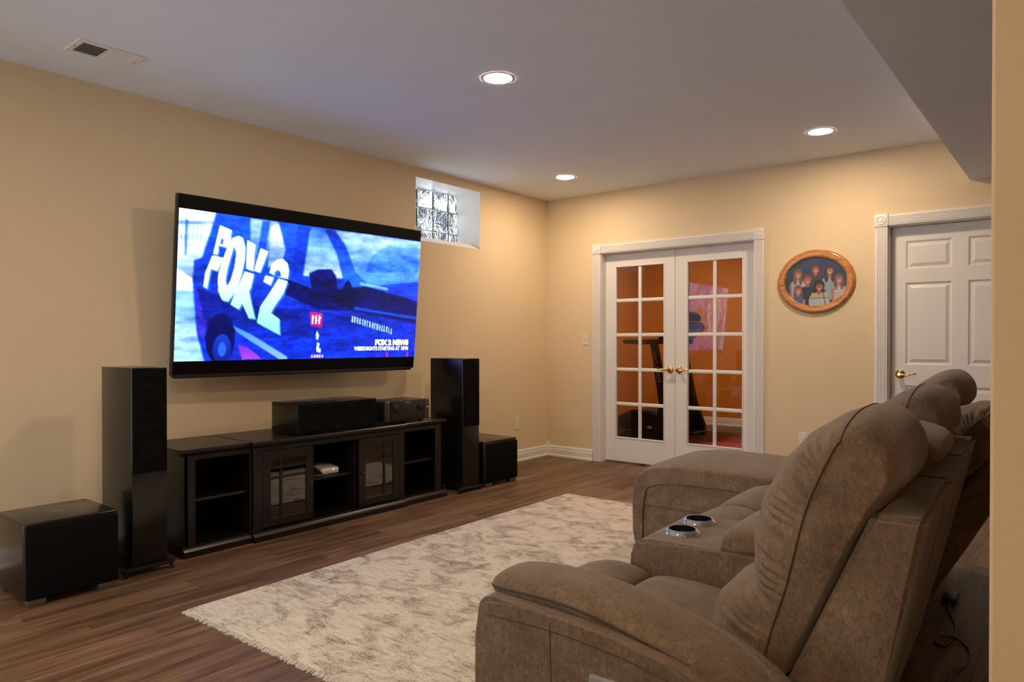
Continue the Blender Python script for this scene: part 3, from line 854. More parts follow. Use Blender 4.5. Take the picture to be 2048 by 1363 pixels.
# router, black box and cord inside the centre bay
r = empty('router', (.36, -3.12, .308)); tag(r, 'small white router on the cabinet centre shelf', 'router')
bm = bmesh.new(); prism(bm, [(.25, .310), (.47, .310), (.475, .316), (.475, .340), (.465, .348), (.40, .358), (.30, .362), (.25, .355)], -3.185, -3.045, 'xz')
bmesh.ops.bevel(bm, geom=list(bm.edges), offset=.005, segments=2, affect='EDGES'); obj('casing', bm, 'white_plastic', r, 40)
bm = bmesh.new(); lathe(bm, [(.003, .474), (.002, .477)], (0, -3.09, .338), 'X', 8); obj('indicator', bm, 'led', r)
bm = bmesh.new(); prism(bm, [(.27, .3085), (.505, .3085), (.505, .322), (.49, .330), (.42, .350), (.27, .352)], -3.290, -3.190, 'xz')
bmesh.ops.bevel(bm, geom=list(bm.edges), offset=.003, segments=1, affect='EDGES')
tag(obj('set_top_box', bm, 'satin_black'), 'low black box beside the white router', 'box')
bm = bmesh.new(); tube(bm, [(.40, -3.285, .506), (.41, -3.262, .500), (.41, -3.245, .478), (.40, -3.243, .42), (.38, -3.240, .354)], .0025, 6)
obj('cord', bm, 'grey_plastic', r, 60)

# ------------------------------------------------------------------ speakers
def ring_driver(bm, x, y, z, rad):
    lathe(bm, [(rad, x - .001), (rad, x + .0025), (rad * .93, x + .003), (rad * .88, x + .0008), (rad * .3, x + .0003), (rad * .24, x + .002), (.001, x + .003)], (0, y, z), 'X', 32, False)

cs = empty('center_speaker', (.39, -3.083, .598)); tag(cs, 'wide black centre speaker with three drivers on the cabinet', 'speaker')
obj('cabinet', bx(.234, .530, -3.403, -2.763, .600, .799, bev=.003), 'gloss_black', cs, 40)
obj('baffle', bx(.529, .5345, -3.398, -2.768, .604, .795, bev=.002), 'matte_black', cs, 40)
for y in (-3.295, -3.083, -2.871):
    bm = bmesh.new(); ring_driver(bm, .5345, y, .700, .085); obj('driver', bm, 'driver', cs, 40)

rc = empty('av_receiver', (.35, -2.435, .598)); tag(rc, 'black stereo receiver with two knobs beside the centre speaker', 'receiver')
obj('chassis', bx(.205, .478, -2.654, -2.218, .614, .758, bev=.003), 'receiver', rc, 40)
obj('front_panel', bx(.478, .497, -2.600, -2.262, .612, .760, bev=.004), 'receiver', rc, 40)
for a, b2 in ((-2.655, -2.606), (-2.258, -2.217)): obj('side_cheek', bx(.470, .499, a, b2, .612, .761, bev=.008, seg=3), 'brushed', rc, 50)
for y in (-2.560, -2.310):
    bm = bmesh.new(); lathe(bm, [(.026, .497), (.026, .500), (.021, .502), (.020, .518), (.017, .521)], (0, y, .708), 'X', 24); obj('knob', bm, 'satin_black', rc, 40)
bm = bmesh.new(); lathe(bm, [(.024, .497), (.024, .499), (.0215, .4995), (.0210, .4975)], (0, -2.432, .708), 'X', 28, False); obj('porthole_ring', bm, 'brushed', rc, 40)
bm = bmesh.new()
for k in range(7): box(bm, .4972, .4978, -2.457 + k * .0072, -2.4515 + k * .0072, .742, .7485)
obj('badge', bm, 'gold_letter', rc)
for k, y in enumerate((-2.535, -2.50, -2.485, -2.455, -2.44, -2.425, -2.40, -2.37)):
    bm = bmesh.new(); lathe(bm, [(.0035, .497), (.003, .499)], (0, y, .648), 'X', 8); obj('button', bm, 'brushed', rc)
bm = bmesh.new(); lathe(bm, [(.003, .4985), (.002, .501)], (0, -2.240, .70), 'X', 8); obj('indicator', bm, 'led', rc)
for x in (.25, .455):
    for y in (-2.60, -2.27):
        bm = bmesh.new(); lathe(bm, [(.020, .598), (.022, .615)], (x, y, 0), n=16); obj('foot', bm, 'brushed', rc, 40)

def tower(x0, x1, y0_, y1_, feet, label):
    t_ = empty('tower_speaker', ((x0 + x1) / 2, (y0_ + y1_) / 2, 0)); tag(t_, label, 'speaker', 'pair of black tower speakers')
    obj('cabinet', bx(x0, x1, y0_, y1_, .040, 1.060, bev=.004, seg=3), 'gloss_black', t_, 40)
    obj('grille', bx(x1 - .001, x1 + .007, y0_ + .003, y1_ - .003, .520, 1.057, bev=.003), 'matte_black', t_, 40)
    ym_ = (y0_ + y1_) / 2
    for z in (.960, .805, .650):
        bm = bmesh.new(); ring_driver(bm, x1 + .007, ym_, z, .066); obj('driver', bm, 'driver', t_, 40)
    for xf in (x1 + .004, x0 + .03):
        b_ = obj('outrigger', bx(xf - .018, xf + .018, feet[0], feet[1], .026, .042, bev=.004), 'satin_black', t_, 40)
        for y in feet:
            bm = bmesh.new(); lathe(bm, [(.020, 0), (.020, .004), (.007, .007), (.006, .012), (.018, .030), (.018, .042)], (xf, y, 0), n=16); obj('spike', bm, 'satin_black', b_, 40)
tower(.27, .640, -4.456, -4.277, (-4.495, -4.262), 'black tower speaker between the subwoofer and the cabinet end')
tower(.22, .585, -1.934, -1.742, (-1.980, -1.745), 'black tower speaker past the receiver end of the cabinet')

def subwoofer(x0, x1, y0_, y1_, label):
    s = empty('subwoofer', ((x0 + x1) / 2, (y0_ + y1_) / 2, 0)); tag(s, label, 'subwoofer', 'pair of black subwoofers')
    obj('cabinet', bx(x0, x1 - .012, y0_, y1_, .030, .375, bev=.010, seg=4), 'gloss_black', s, 40)
    obj('grille', bx(x1 - .014, x1 + .004, y0_ + .014, y1_ - .004, .034, .352, bev=.004), 'matte_black', s, 40)
    obj('edge_strip', bx(x1 - .014, x1 - .002, y0_ + .002, y0_ + .013, .034, .368, bev=.003), 'satin_black', s, 40)
    for x in (x0 + .04, x1 - .030):
        for y in (y0_ + .012, y1_ - .092):
            obj('foot', bx(x - .028, x + .030, y, y + .075, 0, .031, bev=.003), 'silver', s, 40)
    bm = bmesh.new(); cx_, cy_ = (x0 + x1) / 2, (y0_ + y1_) / 2
    for k in range(3): box(bm, cx_ - .010, cx_ + .010, cy_ - .030 + k * .021, cy_ - .014 + k * .021, .3749, .3753)
    obj('logo', bm, 'grey_plastic', s)
subwoofer(.330, .734, -4.956, -4.556, 'black subwoofer in front of the first tower speaker')
subwoofer(.160, .605, -1.690, -1.268, 'black subwoofer in the corner below the outlet')

# ------------------------------------------------------------------ oval portrait
op = empty('oval_portrait', (2.696, 0, 1.682)); tag(op, 'oval oak framed family portrait photograph on the wall', 'picture')
A_, B_ = .303, .260
bm = bmesh.new(); n = 72; rings = []
for k, y in ((1.0, 0), (1.0, -.012), (.965, -.024), (.93, -.028), (.82, -.028), (.795, -.022), (.79, -.010)):
    if k >= .93: a, b2 = A_ * k, B_ * k
    else: a, b2 = A_ - (1 - k) * .303, B_ - (1 - k) * .303
    rings.append([bm.verts.new((2.696 + a * math.cos(2 * math.pi * i / n), y, 1.682 + b2 * math.sin(2 * math.pi * i / n))) for i in range(n)])
for p, q in zip(rings, rings[1:]):
    for i in range(n): bm.faces.new((p[i], p[(i + 1) % n], q[(i + 1) % n], q[i]))
obj('frame', bm, 'oak', op, 50)
PA, PB = .242, .199
def photo(u, v):
    NX, NY = 241, 201
    # u: radius-like square mapped to the disc
    X, Y = 2 * u - 1, 2 * v - 1
    dx = X * np.sqrt(1 - Y * Y / 2); dy = Y * np.sqrt(1 - X * X / 2)
    sx, sy = dx, dy
    img = np.zeros((len(u), 3)); rs = np.random.RandomState(5)
    img[:] = np.array((36, 50, 86))
    cl = .5 + .5 * np.sin(sx * 4 + 1.3 * np.sin(sy * 5)) * np.cos(sy * 3 - sx * 2)
    img += (cl * 26)[:, None] * np.array((.9, .95, 1.1))
    def ell(cx, cy, a, b2, c, k=1.0):
        m_ = ((sx - cx) / a) ** 2 + ((sy - cy) / b2) ** 2 < 1
        img[m_] = img[m_] * (1 - k) + np.array(c) * k
    def pol(p, c):
        m_ = inpoly(sx, sy, p); img[m_] = np.array(c)
    def person(cx, cy, s, hair, skin, long_=0.0, shirt=None, w=.24, low=-1.1):
        if shirt is not None:
            ell(cx, cy - .50 * s, w, .27 * s, shirt)
            pol([(cx - w, cy - .48 * s), (cx + w, cy - .48 * s), (cx + w * .98, low), (cx - w * .98, low)], shirt)
            for q in (-.5, .1, .6): pol([(cx + q * w, cy - .55 * s), (cx + q * w + .025, cy - .55 * s), (cx + q * w + .05, low), (cx + q * w + .02, low)], tuple(.88 * x for x in shirt))
        ell(cx, cy + .03, (.155 if long_ else .122) * s, (.215 if long_ else .185) * s, hair)
        if long_: 
            ell(cx - .10 * s, cy - .18 * s, .07 * s, .26 * s * long_, hair); ell(cx + .10 * s, cy - .18 * s, .07 * s, .26 * s * long_, hair)
        pol([(cx - .05 * s, cy - .1), (cx + .05 * s, cy - .1), (cx + .06 * s, cy - .27 * s), (cx - .06 * s, cy - .27 * s)], tuple(.85 * x for x in skin))
        ell(cx + .01, cy - .02, .095 * s, .150 * s, skin)
        ell(cx + .01, cy + .10 * s, .09 * s, .05 * s, hair, .55)
        for e in (-.038, .048): ell(cx + e * s, cy + .015, .017 * s, .012 * s, (70, 40, 32))
        ell(cx + .010, cy - .035 * s, .016 * s, .03 * s, tuple(.88 * x for x in skin))
        ell(cx + .012, cy - .085 * s, .045 * s, .020 * s, (235, 205, 195))
    # back row
    person(.0, .50, 1.0, (92, 58, 42), (205, 138, 118), .9, (70, 66, 56), .26, -.4)
    person(.45, .42, 1.0, (82, 42, 32), (205, 140, 120), 1.15, (160, 182, 182), .27, -.75)
    person(-.57, .34, .95, (135, 92, 62), (208, 148, 125), 1.15, (196, 194, 198), .25, -.75)
    pol([(-.84, -.05), (-.76, -.05), (-.74, -.62), (-.82, -.55)], (200, 138, 112))
    # middle row
    person(.74, .06, .95, (122, 82, 56), (205, 145, 122), 1.0, (218, 212, 202), .21, -.80)
    for k in range(5): pol([(.55, -.26 - k * .11), (.95, -.24 - k * .11), (.95, -.27 - k * .11), (.55, -.29 - k * .11)], (168, 152, 182))
    pol([(.52, -.30), (.60, -.30), (.59, -.86), (.53, -.80)], (198, 130, 105))
    person(-.26, .08, 1.08, (128, 78, 46), (208, 125, 105), 0, (30, 38, 56), .28, -1.1)
    # front row
    person(-.56, -.34, .92, (132, 86, 58), (215, 152, 128), .7, (76, 104, 178), .20, -1.1)
    pol([(-.40, -.72), (-.33, -.70), (-.33, -1.1), (-.42, -1.1)], (205, 142, 118))
    person(.12, -.20, 1.12, (22, 14, 16), (190, 96, 78), .35, (196, 204, 206), .33, -1.1)
    pol([(-.10, -.45), (.36, -.45), (.44, -.66), (-.20, -.66)], (214, 190, 132))
    pol([(-.2, -.66), (.44, -.66), (.44, -.69), (-.2, -.69)], (90, 110, 140))
    ell(.12, -.44, .07, .10, (188, 98, 80)); 
    pol([(.22, -.40), (.245, -.40), (.34, -1.0), (.315, -1.0)], (60, 66, 84))
    img = img.reshape(NY, NX, 3) * .84; img = blur(img, 1)
    pos = np.stack([PA * dx, np.full_like(u, -.012), PB * dy], -1)
    return pos, tolin(img.reshape(-1, 3))
ph = grid_print('photograph', 241, 201, photo, op, 'photo')
ph['label'] = 'studio portrait of seven people against a dark blue backdrop'

# ------------------------------------------------------------------ rug
RX0, RX1, RY0, RY1 = 1.290, 3.42, -4.490, -1.450
rg = empty('area_rug', ((RX0 + RX1) / 2, (RY0 + RY1) / 2, 0), (0, 0, R(1.1))); tag(rg, 'distressed ivory and grey area rug with fringed ends', 'rug')
w2, l2 = (RX1 - RX0) / 2, (RY1 - RY0) / 2
bm = bx(-w2, w2, -l2, l2, .0005, .011, bev=.003); obj('pile', bm, 'rug', rg, 40, True)
bm = bmesh.new()
for s in (-1, 1):
    x = -w2
    while x < w2:
        L = random.uniform(.016, .030); dx = random.uniform(-.006, .006); ww = random.uniform(.0022, .0036)
        y = s * l2; h = random.uniform(.005, .009)
        p = [bm.verts.new(q) for q in ((x - ww, y, .002), (x + ww, y, .002), (x + ww, y, h), (x - ww, y, h))]
        q = [bm.verts.new(q) for q in ((x - ww + dx, y + s * L, .0008), (x + ww + dx, y + s * L, .0008), (x + ww + dx, y + s * L, .003), (x - ww + dx, y + s * L, .003))]
        for i in range(4): bm.faces.new((p[i], p[(i + 1) % 4], q[(i + 1) % 4], q[i]))
        bm.faces.new(p); bm.faces.new(q)
        x += random.uniform(.0045, .0075)
fr = obj('fringe', bm, 'fringe', rg, None, True); fr['kind'] = 'stuff'

# ------------------------------------------------------------------ sofa
def loft_y(full, side, y0_, y1_, n=22, p=2.6, q=.5, per=5, wrinkle=0.0, seedk=0.0, wr_rng=None):
    """closed (x,z) profile swept in y; the ends fall back to the 'side' profile like a stuffed cushion."""
    F = np.array(catmull(full, per, True)); S = np.array(catmull(side, per, True))
    N = len(F); bm = bmesh.new(); rings = []
    tang = np.roll(F, -1, 0) - np.roll(F, 1, 0); nor = np.stack([tang[:, 1], -tang[:, 0]], 1)
    nor /= np.linalg.norm(nor, axis=1)[:, None] + 1e-9
    area = 0.5 * np.sum(F[:, 0] * np.roll(F[:, 1], -1) - np.roll(F[:, 0], -1) * F[:, 1])
    if area < 0: nor = -nor
    arc = np.concatenate([[0], np.cumsum(np.linalg.norm(np.diff(F, axis=0), axis=1))])
    for i in range(n + 1):
        s = -math.cos(math.pi * i / n)
        b2 = max(0.0, 1 - abs(s) ** p) ** q
        P = S + (F - S) * b2
        if wrinkle:
            e = math.exp(-((abs(s) - .86) / .17) ** 2)
            wv = np.sin(arc * 210 + 3 * np.sin(arc * 41 + seedk) + 4.5 * abs(s)) * e + .5 * np.sin(arc * 60 + seedk + 6 * s) * (1 - e) * .5
            k = wrinkle * wv
            if wr_rng is not None: k = k * wr_rng(F)
            P = P + nor * k[:, None]
        y = (y0_ + y1_) / 2 + s * (y1_ - y0_) / 2
        rings.append([bm.verts.new((a, y, c)) for a, c in P])
    for a, b2 in zip(rings, rings[1:]):
        for i in range(N): bm.faces.new((a[i], a[(i + 1) % N], b2[(i + 1) % N], b2[i]))
    for rg_ in (rings[0], rings[-1]): bm.faces.new(rg_)
    return bm

def soft_box(x0, x1, y0_, y1_, z0, z1, r=.03, crown=.015, seg=4):
    bm = bx(x0, x1, y0_, y1_, z0, z1, bev=r, seg=seg)
    return bm

BACK_F = [(3.81, .36), (3.735, .395), (3.695, .46), (3.690, .53), (3.735, .60), (3.808, .632), (3.798, .70), (3.805, .78), (3.838, .87), (3.892, .95), (3.962, 1.010), (4.035, 1.045), (4.095, 1.038), (4.138, .985), (4.143, .915), (4.105, .86), (4.055, .78), (3.990, .62), (3.88, .385)]
BACK_S = [(3.81, .365), (3.832, .40), (3.856, .465), (3.872, .51), (3.888, .57), (3.903, .62), (3.918, .67), (3.938, .76), (3.958, .84), (3.980, .90), (4.002, .950), (4.025, .990), (4.062, .992), (4.096, .955), (4.102, .905), (4.074, .856), (4.026, .755), (3.960, .60), (3.862, .385)]
FRAME = [(3.71, .10), (3.81, .25), (3.925, .48), (4.083, .848), (4.181, .848), (4.107, .52), (4.003, .10)]

def rot_profile(P, deg, c=(3.80, .30)):
    a = R(deg); ca, sa = math.cos(a), math.sin(a)
    return [(c[0] + (x - c[0]) * ca + (z - c[1]) * sa, c[1] - (x - c[0]) * sa + (z - c[1]) * ca) for x, z in P]

def front_only(F): return np.clip((4.02 - F[:, 0]) / .12, 0, 1)

def seam_tube(side, y, idx, per=5, r=.0022):
    S = catmull(side, per, True)
    bm = bmesh.new()
    pts = [(S[i][0], y, S[i][1]) for i in idx]
    tube(bm, pts, r, 6, 1)
    return bm

def seat_module(name, label, y0_, y1_, recline=0.0, headtop=0.0, arm=False, front=3.10):
    t_ = empty(name, (3.6, (y0_ + y1_) / 2, 0)); tag(t_, label, 'sofa', 'sections of the reclining sofa')
    g = .004; a, b2 = y0_ + g, y1_ - g
    obj('base', bx(3.17, 3.86, a + .01, b2 - .01, .07, .36, bev=.012), 'suede', t_, 40)
    # seat pad and front roll
    sf = [(3.385, .34), (3.372, .40), (3.378, .455), (3.42, .476), (3.52, .478), (3.66, .462), (3.78, .44), (3.80, .40), (3.74, .36), (3.50, .35)]
    ss = [(x, .36 + (z - .36) * .72) for x, z in sf]
    obj('seat', loft_y(sf, ss, a, b2, p=4, q=.5), 'suede', t_, 60)
    f0 = front
    rf = [(f0 + .05, .10), (f0 + .01, .16), (f0 - .005, .28), (f0 + .005, .40), (f0 + .05, .462), (f0 + .13, .486), (f0 + .21, .478), (f0 + .252, .452), (f0 + .255, .40), (f0 + .22, .35), (f0 + .10, .33), (f0 + .075, .22), (f0 + .07, .11)]
    rsd = [(x + .012, max(.10, z - .02)) for x, z in rf]
    obj('footrest', loft_y(rf, rsd, a, b2, p=4, q=.5), 'suede', t_, 60)
    # back frame and cushion
    fr_, F_, S_ = FRAME, BACK_F, BACK_S
    if recline: fr_, F_, S_ = (rot_profile(q, recline) for q in (FRAME, BACK_F, BACK_S))
    bm = bmesh.new(); prism(bm, fr_, a, b2, 'xz')
    bmesh.ops.bevel(bm, geom=list(bm.edges), offset=.013, segments=4, affect='EDGES')
    obj('back_frame', bm, 'suede', t_, 45)
    wr = front_only if not recline else None
    c_ = obj('back_cushion', loft_y(F_, S_, a, b2, 48, p=2.5, q=.55, per=14, wrinkle=.0085, seedk=y0_ * 7, wr_rng=wr), 'suede', t_, 70)
    nS = len(S_) * 5
    for y in (a - .0005, b2 + .0005):
        obj('piping', seam_tube(S_, y, range(3 * 5, 11 * 5 + 1)), 'seam', c_, 60)
    # seam across the head roll
    Fp = np.array(catmull(F_, 7, True)); Sp = np.array(catmull(S_, 7, True)); k = int(11.0 * 7)
    pts = []
    for i in range(25):
        s = -math.cos(math.pi * i / 24); bb = max(0, 1 - abs(s) ** 2.5) ** .55
        P = Sp[k] + (Fp[k] - Sp[k]) * bb; pts.append((P[0], (a + b2) / 2 + s * (b2 - a) / 2, P[1] + .0005))
    bm = bmesh.new(); tube(bm, pts, .0020, 6, 1); obj('head_seam', bm, 'seam', c_, 60)
    for x in (3.24, 3.82):
        for y in (a + .06, b2 - .06):
            bm = bmesh.new(); lathe(bm, [(.022, .011 if x < 3.4 else 0), (.026, .075)], (x, y, 0), n=14); obj('foot', bm, 'satin_black', t_, 40)
    return t_

# near end seat with arm
s1 = seat_module('reclining_seat', 'taupe suede reclining seat with a padded arm and charging panel', -4.515, -3.985)
bm = bmesh.new()
prof = [(3.325, .045), (3.302, .09), (3.294, .20), (3.292, .35), (3.292, .50), (3.293, .565), (3.298, .585), (3.312, .599), (3.335, .604), (3.42, .602), (3.50, .598), (3.58, .593), (3.65, .586), (3.77, .565), (3.86, .534), (3.92, .500), (3.96, .465), (3.98, .42), (3.975, .20), (3.965, .045)]
prism(bm, prof, -4.800, -4.535, 'xz')
bmesh.ops.bevel(bm, geom=[e for e in bm.edges if abs(e.verts[0].co.y - e.verts[1].co.y) < 1e-6], offset=.011, segments=4, affect='EDGES', clamp_overlap=True)
arm = obj('arm', bm, 'suede', s1, 50)
# arm pad: ellipse stations along x
st = [(3.290, .612, .45), (3.296, .612, .70), (3.314, .613, .88), (3.35, .615, .98), (3.40, .617, 1.0), (3.49, .616, 1.0), (3.58, .606, 1.0), (3.67, .588, 1.0), (3.76, .566, .98), (3.83, .540, .94), (3.885, .511, .86), (3.925, .477, .72), (3.945, .447, .5)]
ST = catmull(st, 4); bm = bmesh.new(); rings = []
for x, zc, k in ST:
    ring = []
    for i in range(28):
        a = 2 * math.pi * i / 28; ca, sa = math.cos(a), math.sin(a)
        ex = .8
        yy = -4.662 + .098 * k ** .7 * math.copysign(abs(ca) ** ex, ca); zz_ = zc + (.030 if sa > 0 else .034) * k ** .8 * math.copysign(abs(sa) ** ex, sa)
        ring.append(bm.verts.new((x, yy, zz_)))
    rings.append(ring)
for p, q in zip(rings, rings[1:]):
    for i in range(28): bm.faces.new((p[i], p[(i + 1) % 28], q[(i + 1) % 28], q[i]))
bm.faces.new(rings[0]); bm.faces.new(rings[-1])
pad = obj('arm_pad', bm, 'suede', s1, 60)
bm = bmesh.new(); tube(bm, [(x, -4.662 - .098 * k ** .7 - .0005, zc) for x, zc, k in ST[3:-3]], .0024, 6, 1); obj('piping', bm, 'seam', pad, 60)
bm = bmesh.new(); tube(bm, [(3.325, -4.8005, .565), (3.50, -4.8005, .568), (3.65, -4.8005, .557), (3.77, -4.8005, .537), (3.86, -4.8005, .508), (3.95, -4.8005, .458)], .0011, 6, 4); obj('top_stitch', bm, 'seam', arm, 60)
bm = bmesh.new(); tube(bm, [(3.50, -4.8005, .585), (3.505, -4.8005, .40), (3.51, -4.8005, .08)], .0010, 6, 3); obj('side_stitch', bm, 'seam', arm, 60)
pp = obj('charging_panel', bx(3.60, 3.745, -4.809, -4.796, .365, .505, bev=.006, seg=3), 'grey_plastic', s1, 40)
pp['label'] = 'grey power and charging panel set in the arm'
obj('panel_face', bx(3.612, 3.733, -4.8105, -4.806, .377, .493, bev=.004), 'seam', pp, 40)
for x in (3.645, 3.70): obj('panel_button', bx(x - .012, x + .012, -4.813, -4.809, .455, .480, bev=.003), 'satin_black', pp, 40)

# console with cup holders
cy0, cy1 = -3.970, -3.540
co = empty('sofa_console', (3.6, (cy0 + cy1) / 2, 0)); tag(co, 'taupe suede sofa console with two chrome cup holders', 'console', 'sections of the reclining sofa')
cups = [(3.397, -3.830), (3.390, -3.664)]
bm = bmesh.new()
prism(bm, [(3.31, .06), (3.272, .12), (3.268, .40), (3.272, .505), (3.295, .542), (3.34, .552), (3.60, .552), (3.86, .552), (3.90, .50), (3.88, .06)], cy0, cy1, 'xz')
bmesh.ops.bevel(bm, geom=[e for e in bm.edges], offset=.012, segments=3, affect='EDGES', clamp_overlap=True)
cbody = obj('body', bm, 'suede', co, 50)
for cx, cyy in cups:
    bm = bmesh.new(); lathe(bm, [(.046, .46), (.046, .60)], (cx, cyy, 0), n=32)
    cut = obj('cutter', bm, None); md = cbody.modifiers.new('hole', 'BOOLEAN'); md.operation = 'DIFFERENCE'; md.solver = 'EXACT'
    cut.location = Vector((0, 0, 0)); md.object = cut
    bpy.context.view_layer.update()
    nm = bpy.data.meshes.new_from_object(cbody.evaluated_get(bpy.context.evaluated_depsgraph_get()))
    cbody.modifiers.clear(); cbody.data = nm; bpy.data.objects.remove(cut)
cbody.data.name = 'body'
for cx, cyy in cups:
    bm = bmesh.new(); lathe(bm, [(.060, .552), (.060, .5545), (.0555, .562), (.0475, .569), (.0445, .568), (.0440, .552)], (cx, cyy, 0), n=40, cap=False)
    cup = obj('cup_holder', bm, 'chrome', co, 30); cup['label'] = 'chrome ringed cup holder'
    bm = bmesh.new(); lathe(bm, [(.0442, .560), (.0442, .470), (.0435, .464), (.001, .464)], (cx, cyy, 0), n=32, cap=False); obj('well', bm, 'satin_black', cup, 30)
lf = [(3.575, .553), (3.566, .572), (3.572, .602), (3.605, .622), (3.70, .630), (3.80, .624), (3.86, .60), (3.86, .553), (3.72, .550)]
ls = [(x + (3.72 - x) * .08, .553 + (z - .553) * .62) for x, z in lf]
obj('lid', loft_y(lf, ls, cy0 + .016, cy1 - .016, p=6, q=.5), 'suede', co, 60)
bm = bmesh.new(); prism(bm, FRAME, cy0, cy1, 'xz'); bmesh.ops.bevel(bm, geom=list(bm.edges), offset=.009, segments=3, affect='EDGES'); obj('back_frame', bm, 'suede', co, 45)
kf = [(3.84, .56), (3.81, .66), (3.82, .78), (3.87, .88), (3.96, .945), (4.06, .962), (4.140, .940), (4.160, .895), (4.120, .86), (4.06, .78), (3.97, .60), (3.90, .55)]
ks = [(3.90, .56), (3.90, .66), (3.92, .76), (3.95, .84), (4.00, .90), (4.06, .925), (4.115, .915), (4.135, .885), (4.105, .855), (4.05, .77), (3.97, .60), (3.93, .55)]
obj('back_cushion', loft_y(kf, ks, cy0 + .004, cy1 - .004, p=3, q=.5, wrinkle=.002), 'suede', co, 60)

seat_module('reclining_seat', 'armless taupe suede seat just past the cup holder console', -3.534, -2.985, front=3.16)
seat_module('reclining_seat', 'armless taupe suede seat with its back tilted further, before the chaise', -2.979, -2.430, recline=15, front=3.16)

# chaise
ch0, ch1 = -2.424, -1.640
ch = empty('chaise_seat', (3.1, (ch0 + ch1) / 2, 0)); tag(ch, 'taupe suede chaise section stretching towards the television', 'sofa', 'sections of the reclining sofa')
obj('base', bx(2.54, 3.86, ch0 + .012, ch1 - .012, .05, .43, bev=.015), 'suede', ch, 40)
cf = [(2.372, .045), (2.352, .12), (2.350, .25), (2.352, .33), (2.365, .41), (2.405, .462), (2.48, .492), (2.62, .510), (2.90, .512), (3.25, .505), (3.60, .492), (3.76, .478), (3.78, .44), (3.60, .415), (3.2, .415), (2.80, .415), (2.55, .405), (2.455, .375), (2.42, .32), (2.41, .22), (2.408, .12), (2.40, .045)]
cf = [(x + (.150 if x < 2.7 else .03 if x < 3.0 else 0), z + (.010 if z > .42 else 0)) for x, z in cf]
cs_ = [(x + (.012 if x < 2.58 else 0), z - (.028 if z > .42 else 0.0)) for x, z in cf]
obj('chaise_cushion', loft_y(cf, cs_, ch0, ch1, 26, p=5, q=.5, wrinkle=.0015), 'suede', ch, 60)
bm = bmesh.new(); tube(bm, [(2.525, ch0 + .010, .27), (2.7, ch0 + .010, .275), (3.1, ch0 + .010, .268), (3.7, ch0 + .010, .26)], .0014, 6, 3); obj('side_stitch', bm, 'seam', ch, 60)
bm = bmesh.new(); prism(bm, FRAME, ch0 + .01, ch1, 'xz'); bmesh.ops.bevel(bm, geom=list(bm.edges), offset=.009, segments=3, affect='EDGES'); obj('back_frame', bm, 'suede', ch, 45)
BF2 = [(x - .02, z + .012) for x, z in BACK_F]
BS2 = [(x - .02, z + .012) for x, z in BACK_S]
bc = obj('back_cushion', loft_y(BF2, BS2, ch0 + .06, ch1 - .03, 40, p=2.5, q=.55, per=14, wrinkle=.005, wr_rng=front_only), 'suede', ch, 70)
for x in (2.60, 3.82):
    for y in (ch0 + .07, ch1 - .07):
        bm = bmesh.new(); lathe(bm, [(.022, .011 if 1.5 < x < 3.4 and y < -1.5 else 0), (.026, .055)], (x, y, 0), n=14); obj('foot', bm, 'satin_black', ch, 40)

# the whole row stands turned a little away from the television wall
SP, SA = Vector((3.32, -4.66, 0)), R(2.8)
for o_ in [o for o in COL.objects if o.parent is None and o.get('group') == 'sections of the reclining sofa']:
    o_.location = SP + Matrix.Rotation(SA, 3, 'Z') @ (Vector(o_.location) - SP); o_.rotation_euler.z = SA

# power lead and adapter behind the sofa
r = empty('power_adapter', (3.93, -2.70, 0)); tag(r, 'black power adapter with a looping lead on the floor behind the sofa', 'adapter')
obj('brick', bx(3.90, 3.955, -2.30, -2.18, .0, .035, bev=.006), 'satin_black', r, 40)
bm = bmesh.new(); tube(bm, [(3.93, -2.30, .015), (3.95, -2.42, .006), (3.985, -2.55, .004), (4.00, -2.70, .004), (3.98, -2.82, .004), (3.95, -2.80, .004), (3.955, -2.72, .004), (4.01, -2.72, .007), (4.06, -2.80, .004), (4.07, -2.95, .004), (4.04, -3.10, .004), (4.05, -3.35, .004)], .0035, 8)
obj('lead', bm, 'satin_black', r, 60)

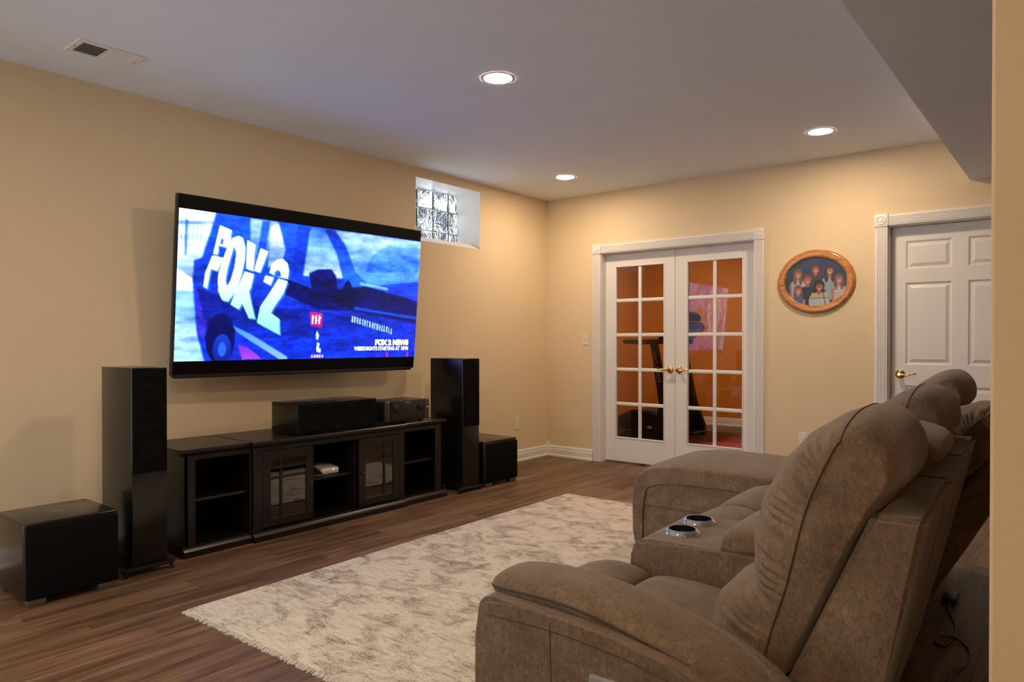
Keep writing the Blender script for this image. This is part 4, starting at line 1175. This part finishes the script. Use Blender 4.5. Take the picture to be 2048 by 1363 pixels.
# ------------------------------------------------------------------ exercise room
tm = empty('treadmill', (.1, 2.25, 0)); tag(tm, 'black treadmill in the room behind the glazed doors', 'treadmill')
ya, yb = 1.83, 2.62
obj('deck', bx(-.92, .30, ya + .05, yb - .05, .085, .175, bev=.015), 'treadmill', tm, 40)
obj('belt', bx(-.91, .02, ya + .13, yb - .13, .170, .182, bev=.004), 'belt', tm, 40)
bm = bmesh.new(); prism(bm, [(-.26, .09), (.42, .07), (.47, .16), (.42, .26), (.25, .335), (-.05, .34), (-.24, .25)], ya + .02, yb - .02, 'xz')
bmesh.ops.bevel(bm, geom=list(bm.edges), offset=.02, segments=3, affect='EDGES'); obj('motor_hood', bm, 'treadmill', tm, 45)
for y in (ya, yb):
    bm = bmesh.new(); prism(bm, [(.235, 1.19), (.320, 1.19), (.47, .45), (.60, .11), (.60, .0), (-.10, .0), (-.10, .07), (.30, .09), (.375, .42)], y - .035, y + .035, 'xz')
    bmesh.ops.bevel(bm, geom=list(bm.edges), offset=.008, segments=2, affect='EDGES'); up = obj('upright', bm, 'treadmill', tm, 45)
    bm = bmesh.new(); prism(bm, [(-.16, 1.205), (-.12, 1.168), (.10, 1.160), (.42, 1.165), (.42, 1.225), (.10, 1.222), (-.14, 1.222)], y - .03, y + .03, 'xz')
    bmesh.ops.bevel(bm, geom=list(bm.edges), offset=.010, segments=3, affect='EDGES'); obj('handrail', bm, 'treadmill', tm, 45)
bm = bmesh.new(); prism(bm, [(.28, 1.20), (.42, 1.20), (.62, 1.36), (.58, 1.44), (.47, 1.45), (.36, 1.30)], ya + .03, yb - .03, 'xz')
bmesh.ops.bevel(bm, geom=list(bm.edges), offset=.015, segments=3, affect='EDGES'); obj('display', bm, 'treadmill', tm, 45)
obj('crossbar', bx(.30, .36, ya, yb, 1.17, 1.21, bev=.01), 'treadmill', tm, 45)
obj('sticker', bx(.18, .24, ya + .012, ya + .022, .12, .15), 'white_plastic', tm)
bm = text_bm('PRO-FORM', .075, .001, .0004)
ang = math.atan2(-.74, .15)
obj('lettering', place(bm, Matrix.Translation((.292, ya - .0365, 1.06)) @ Matrix.Rotation(-ang, 4, 'Y') @ Matrix.Rotation(R(90), 4, 'X') @ Matrix.Translation((0, -.02, 0))), 'letter', tm)
tw = loft_y([(.45, 1.455), (.40, 1.50), (.44, 1.545), (.53, 1.56), (.61, 1.53), (.64, 1.47), (.62, 1.43), (.53, 1.445)], [(.50, 1.46), (.47, 1.49), (.49, 1.51), (.53, 1.52), (.57, 1.50), (.58, 1.47), (.56, 1.45), (.53, 1.455)], ya + .20, yb - .16, p=4, q=.5, wrinkle=.004)
bmesh.ops.translate(tw, verts=tw.verts, vec=(0, 0, .016))
tag(obj('folded_towel', tw, 'dust_cloth', None, 60), 'dark towel laid over the treadmill display', 'towel')
r = empty('exercise_mat', (1.6, 1.8, 0)); tag(r, 'red exercise mat on the floor behind the glazed doors', 'mat')
for i in range(3):
    for j in range(3):
        obj('mat_tile', bx(.895 + i * .50, .895 + i * .50 + .498, 1.03 + j * .50, 1.03 + j * .50 + .498, .0005, .012, bev=.002, seg=1), 'pink_mat' if (i + j) % 2 else 'red_mat', r)
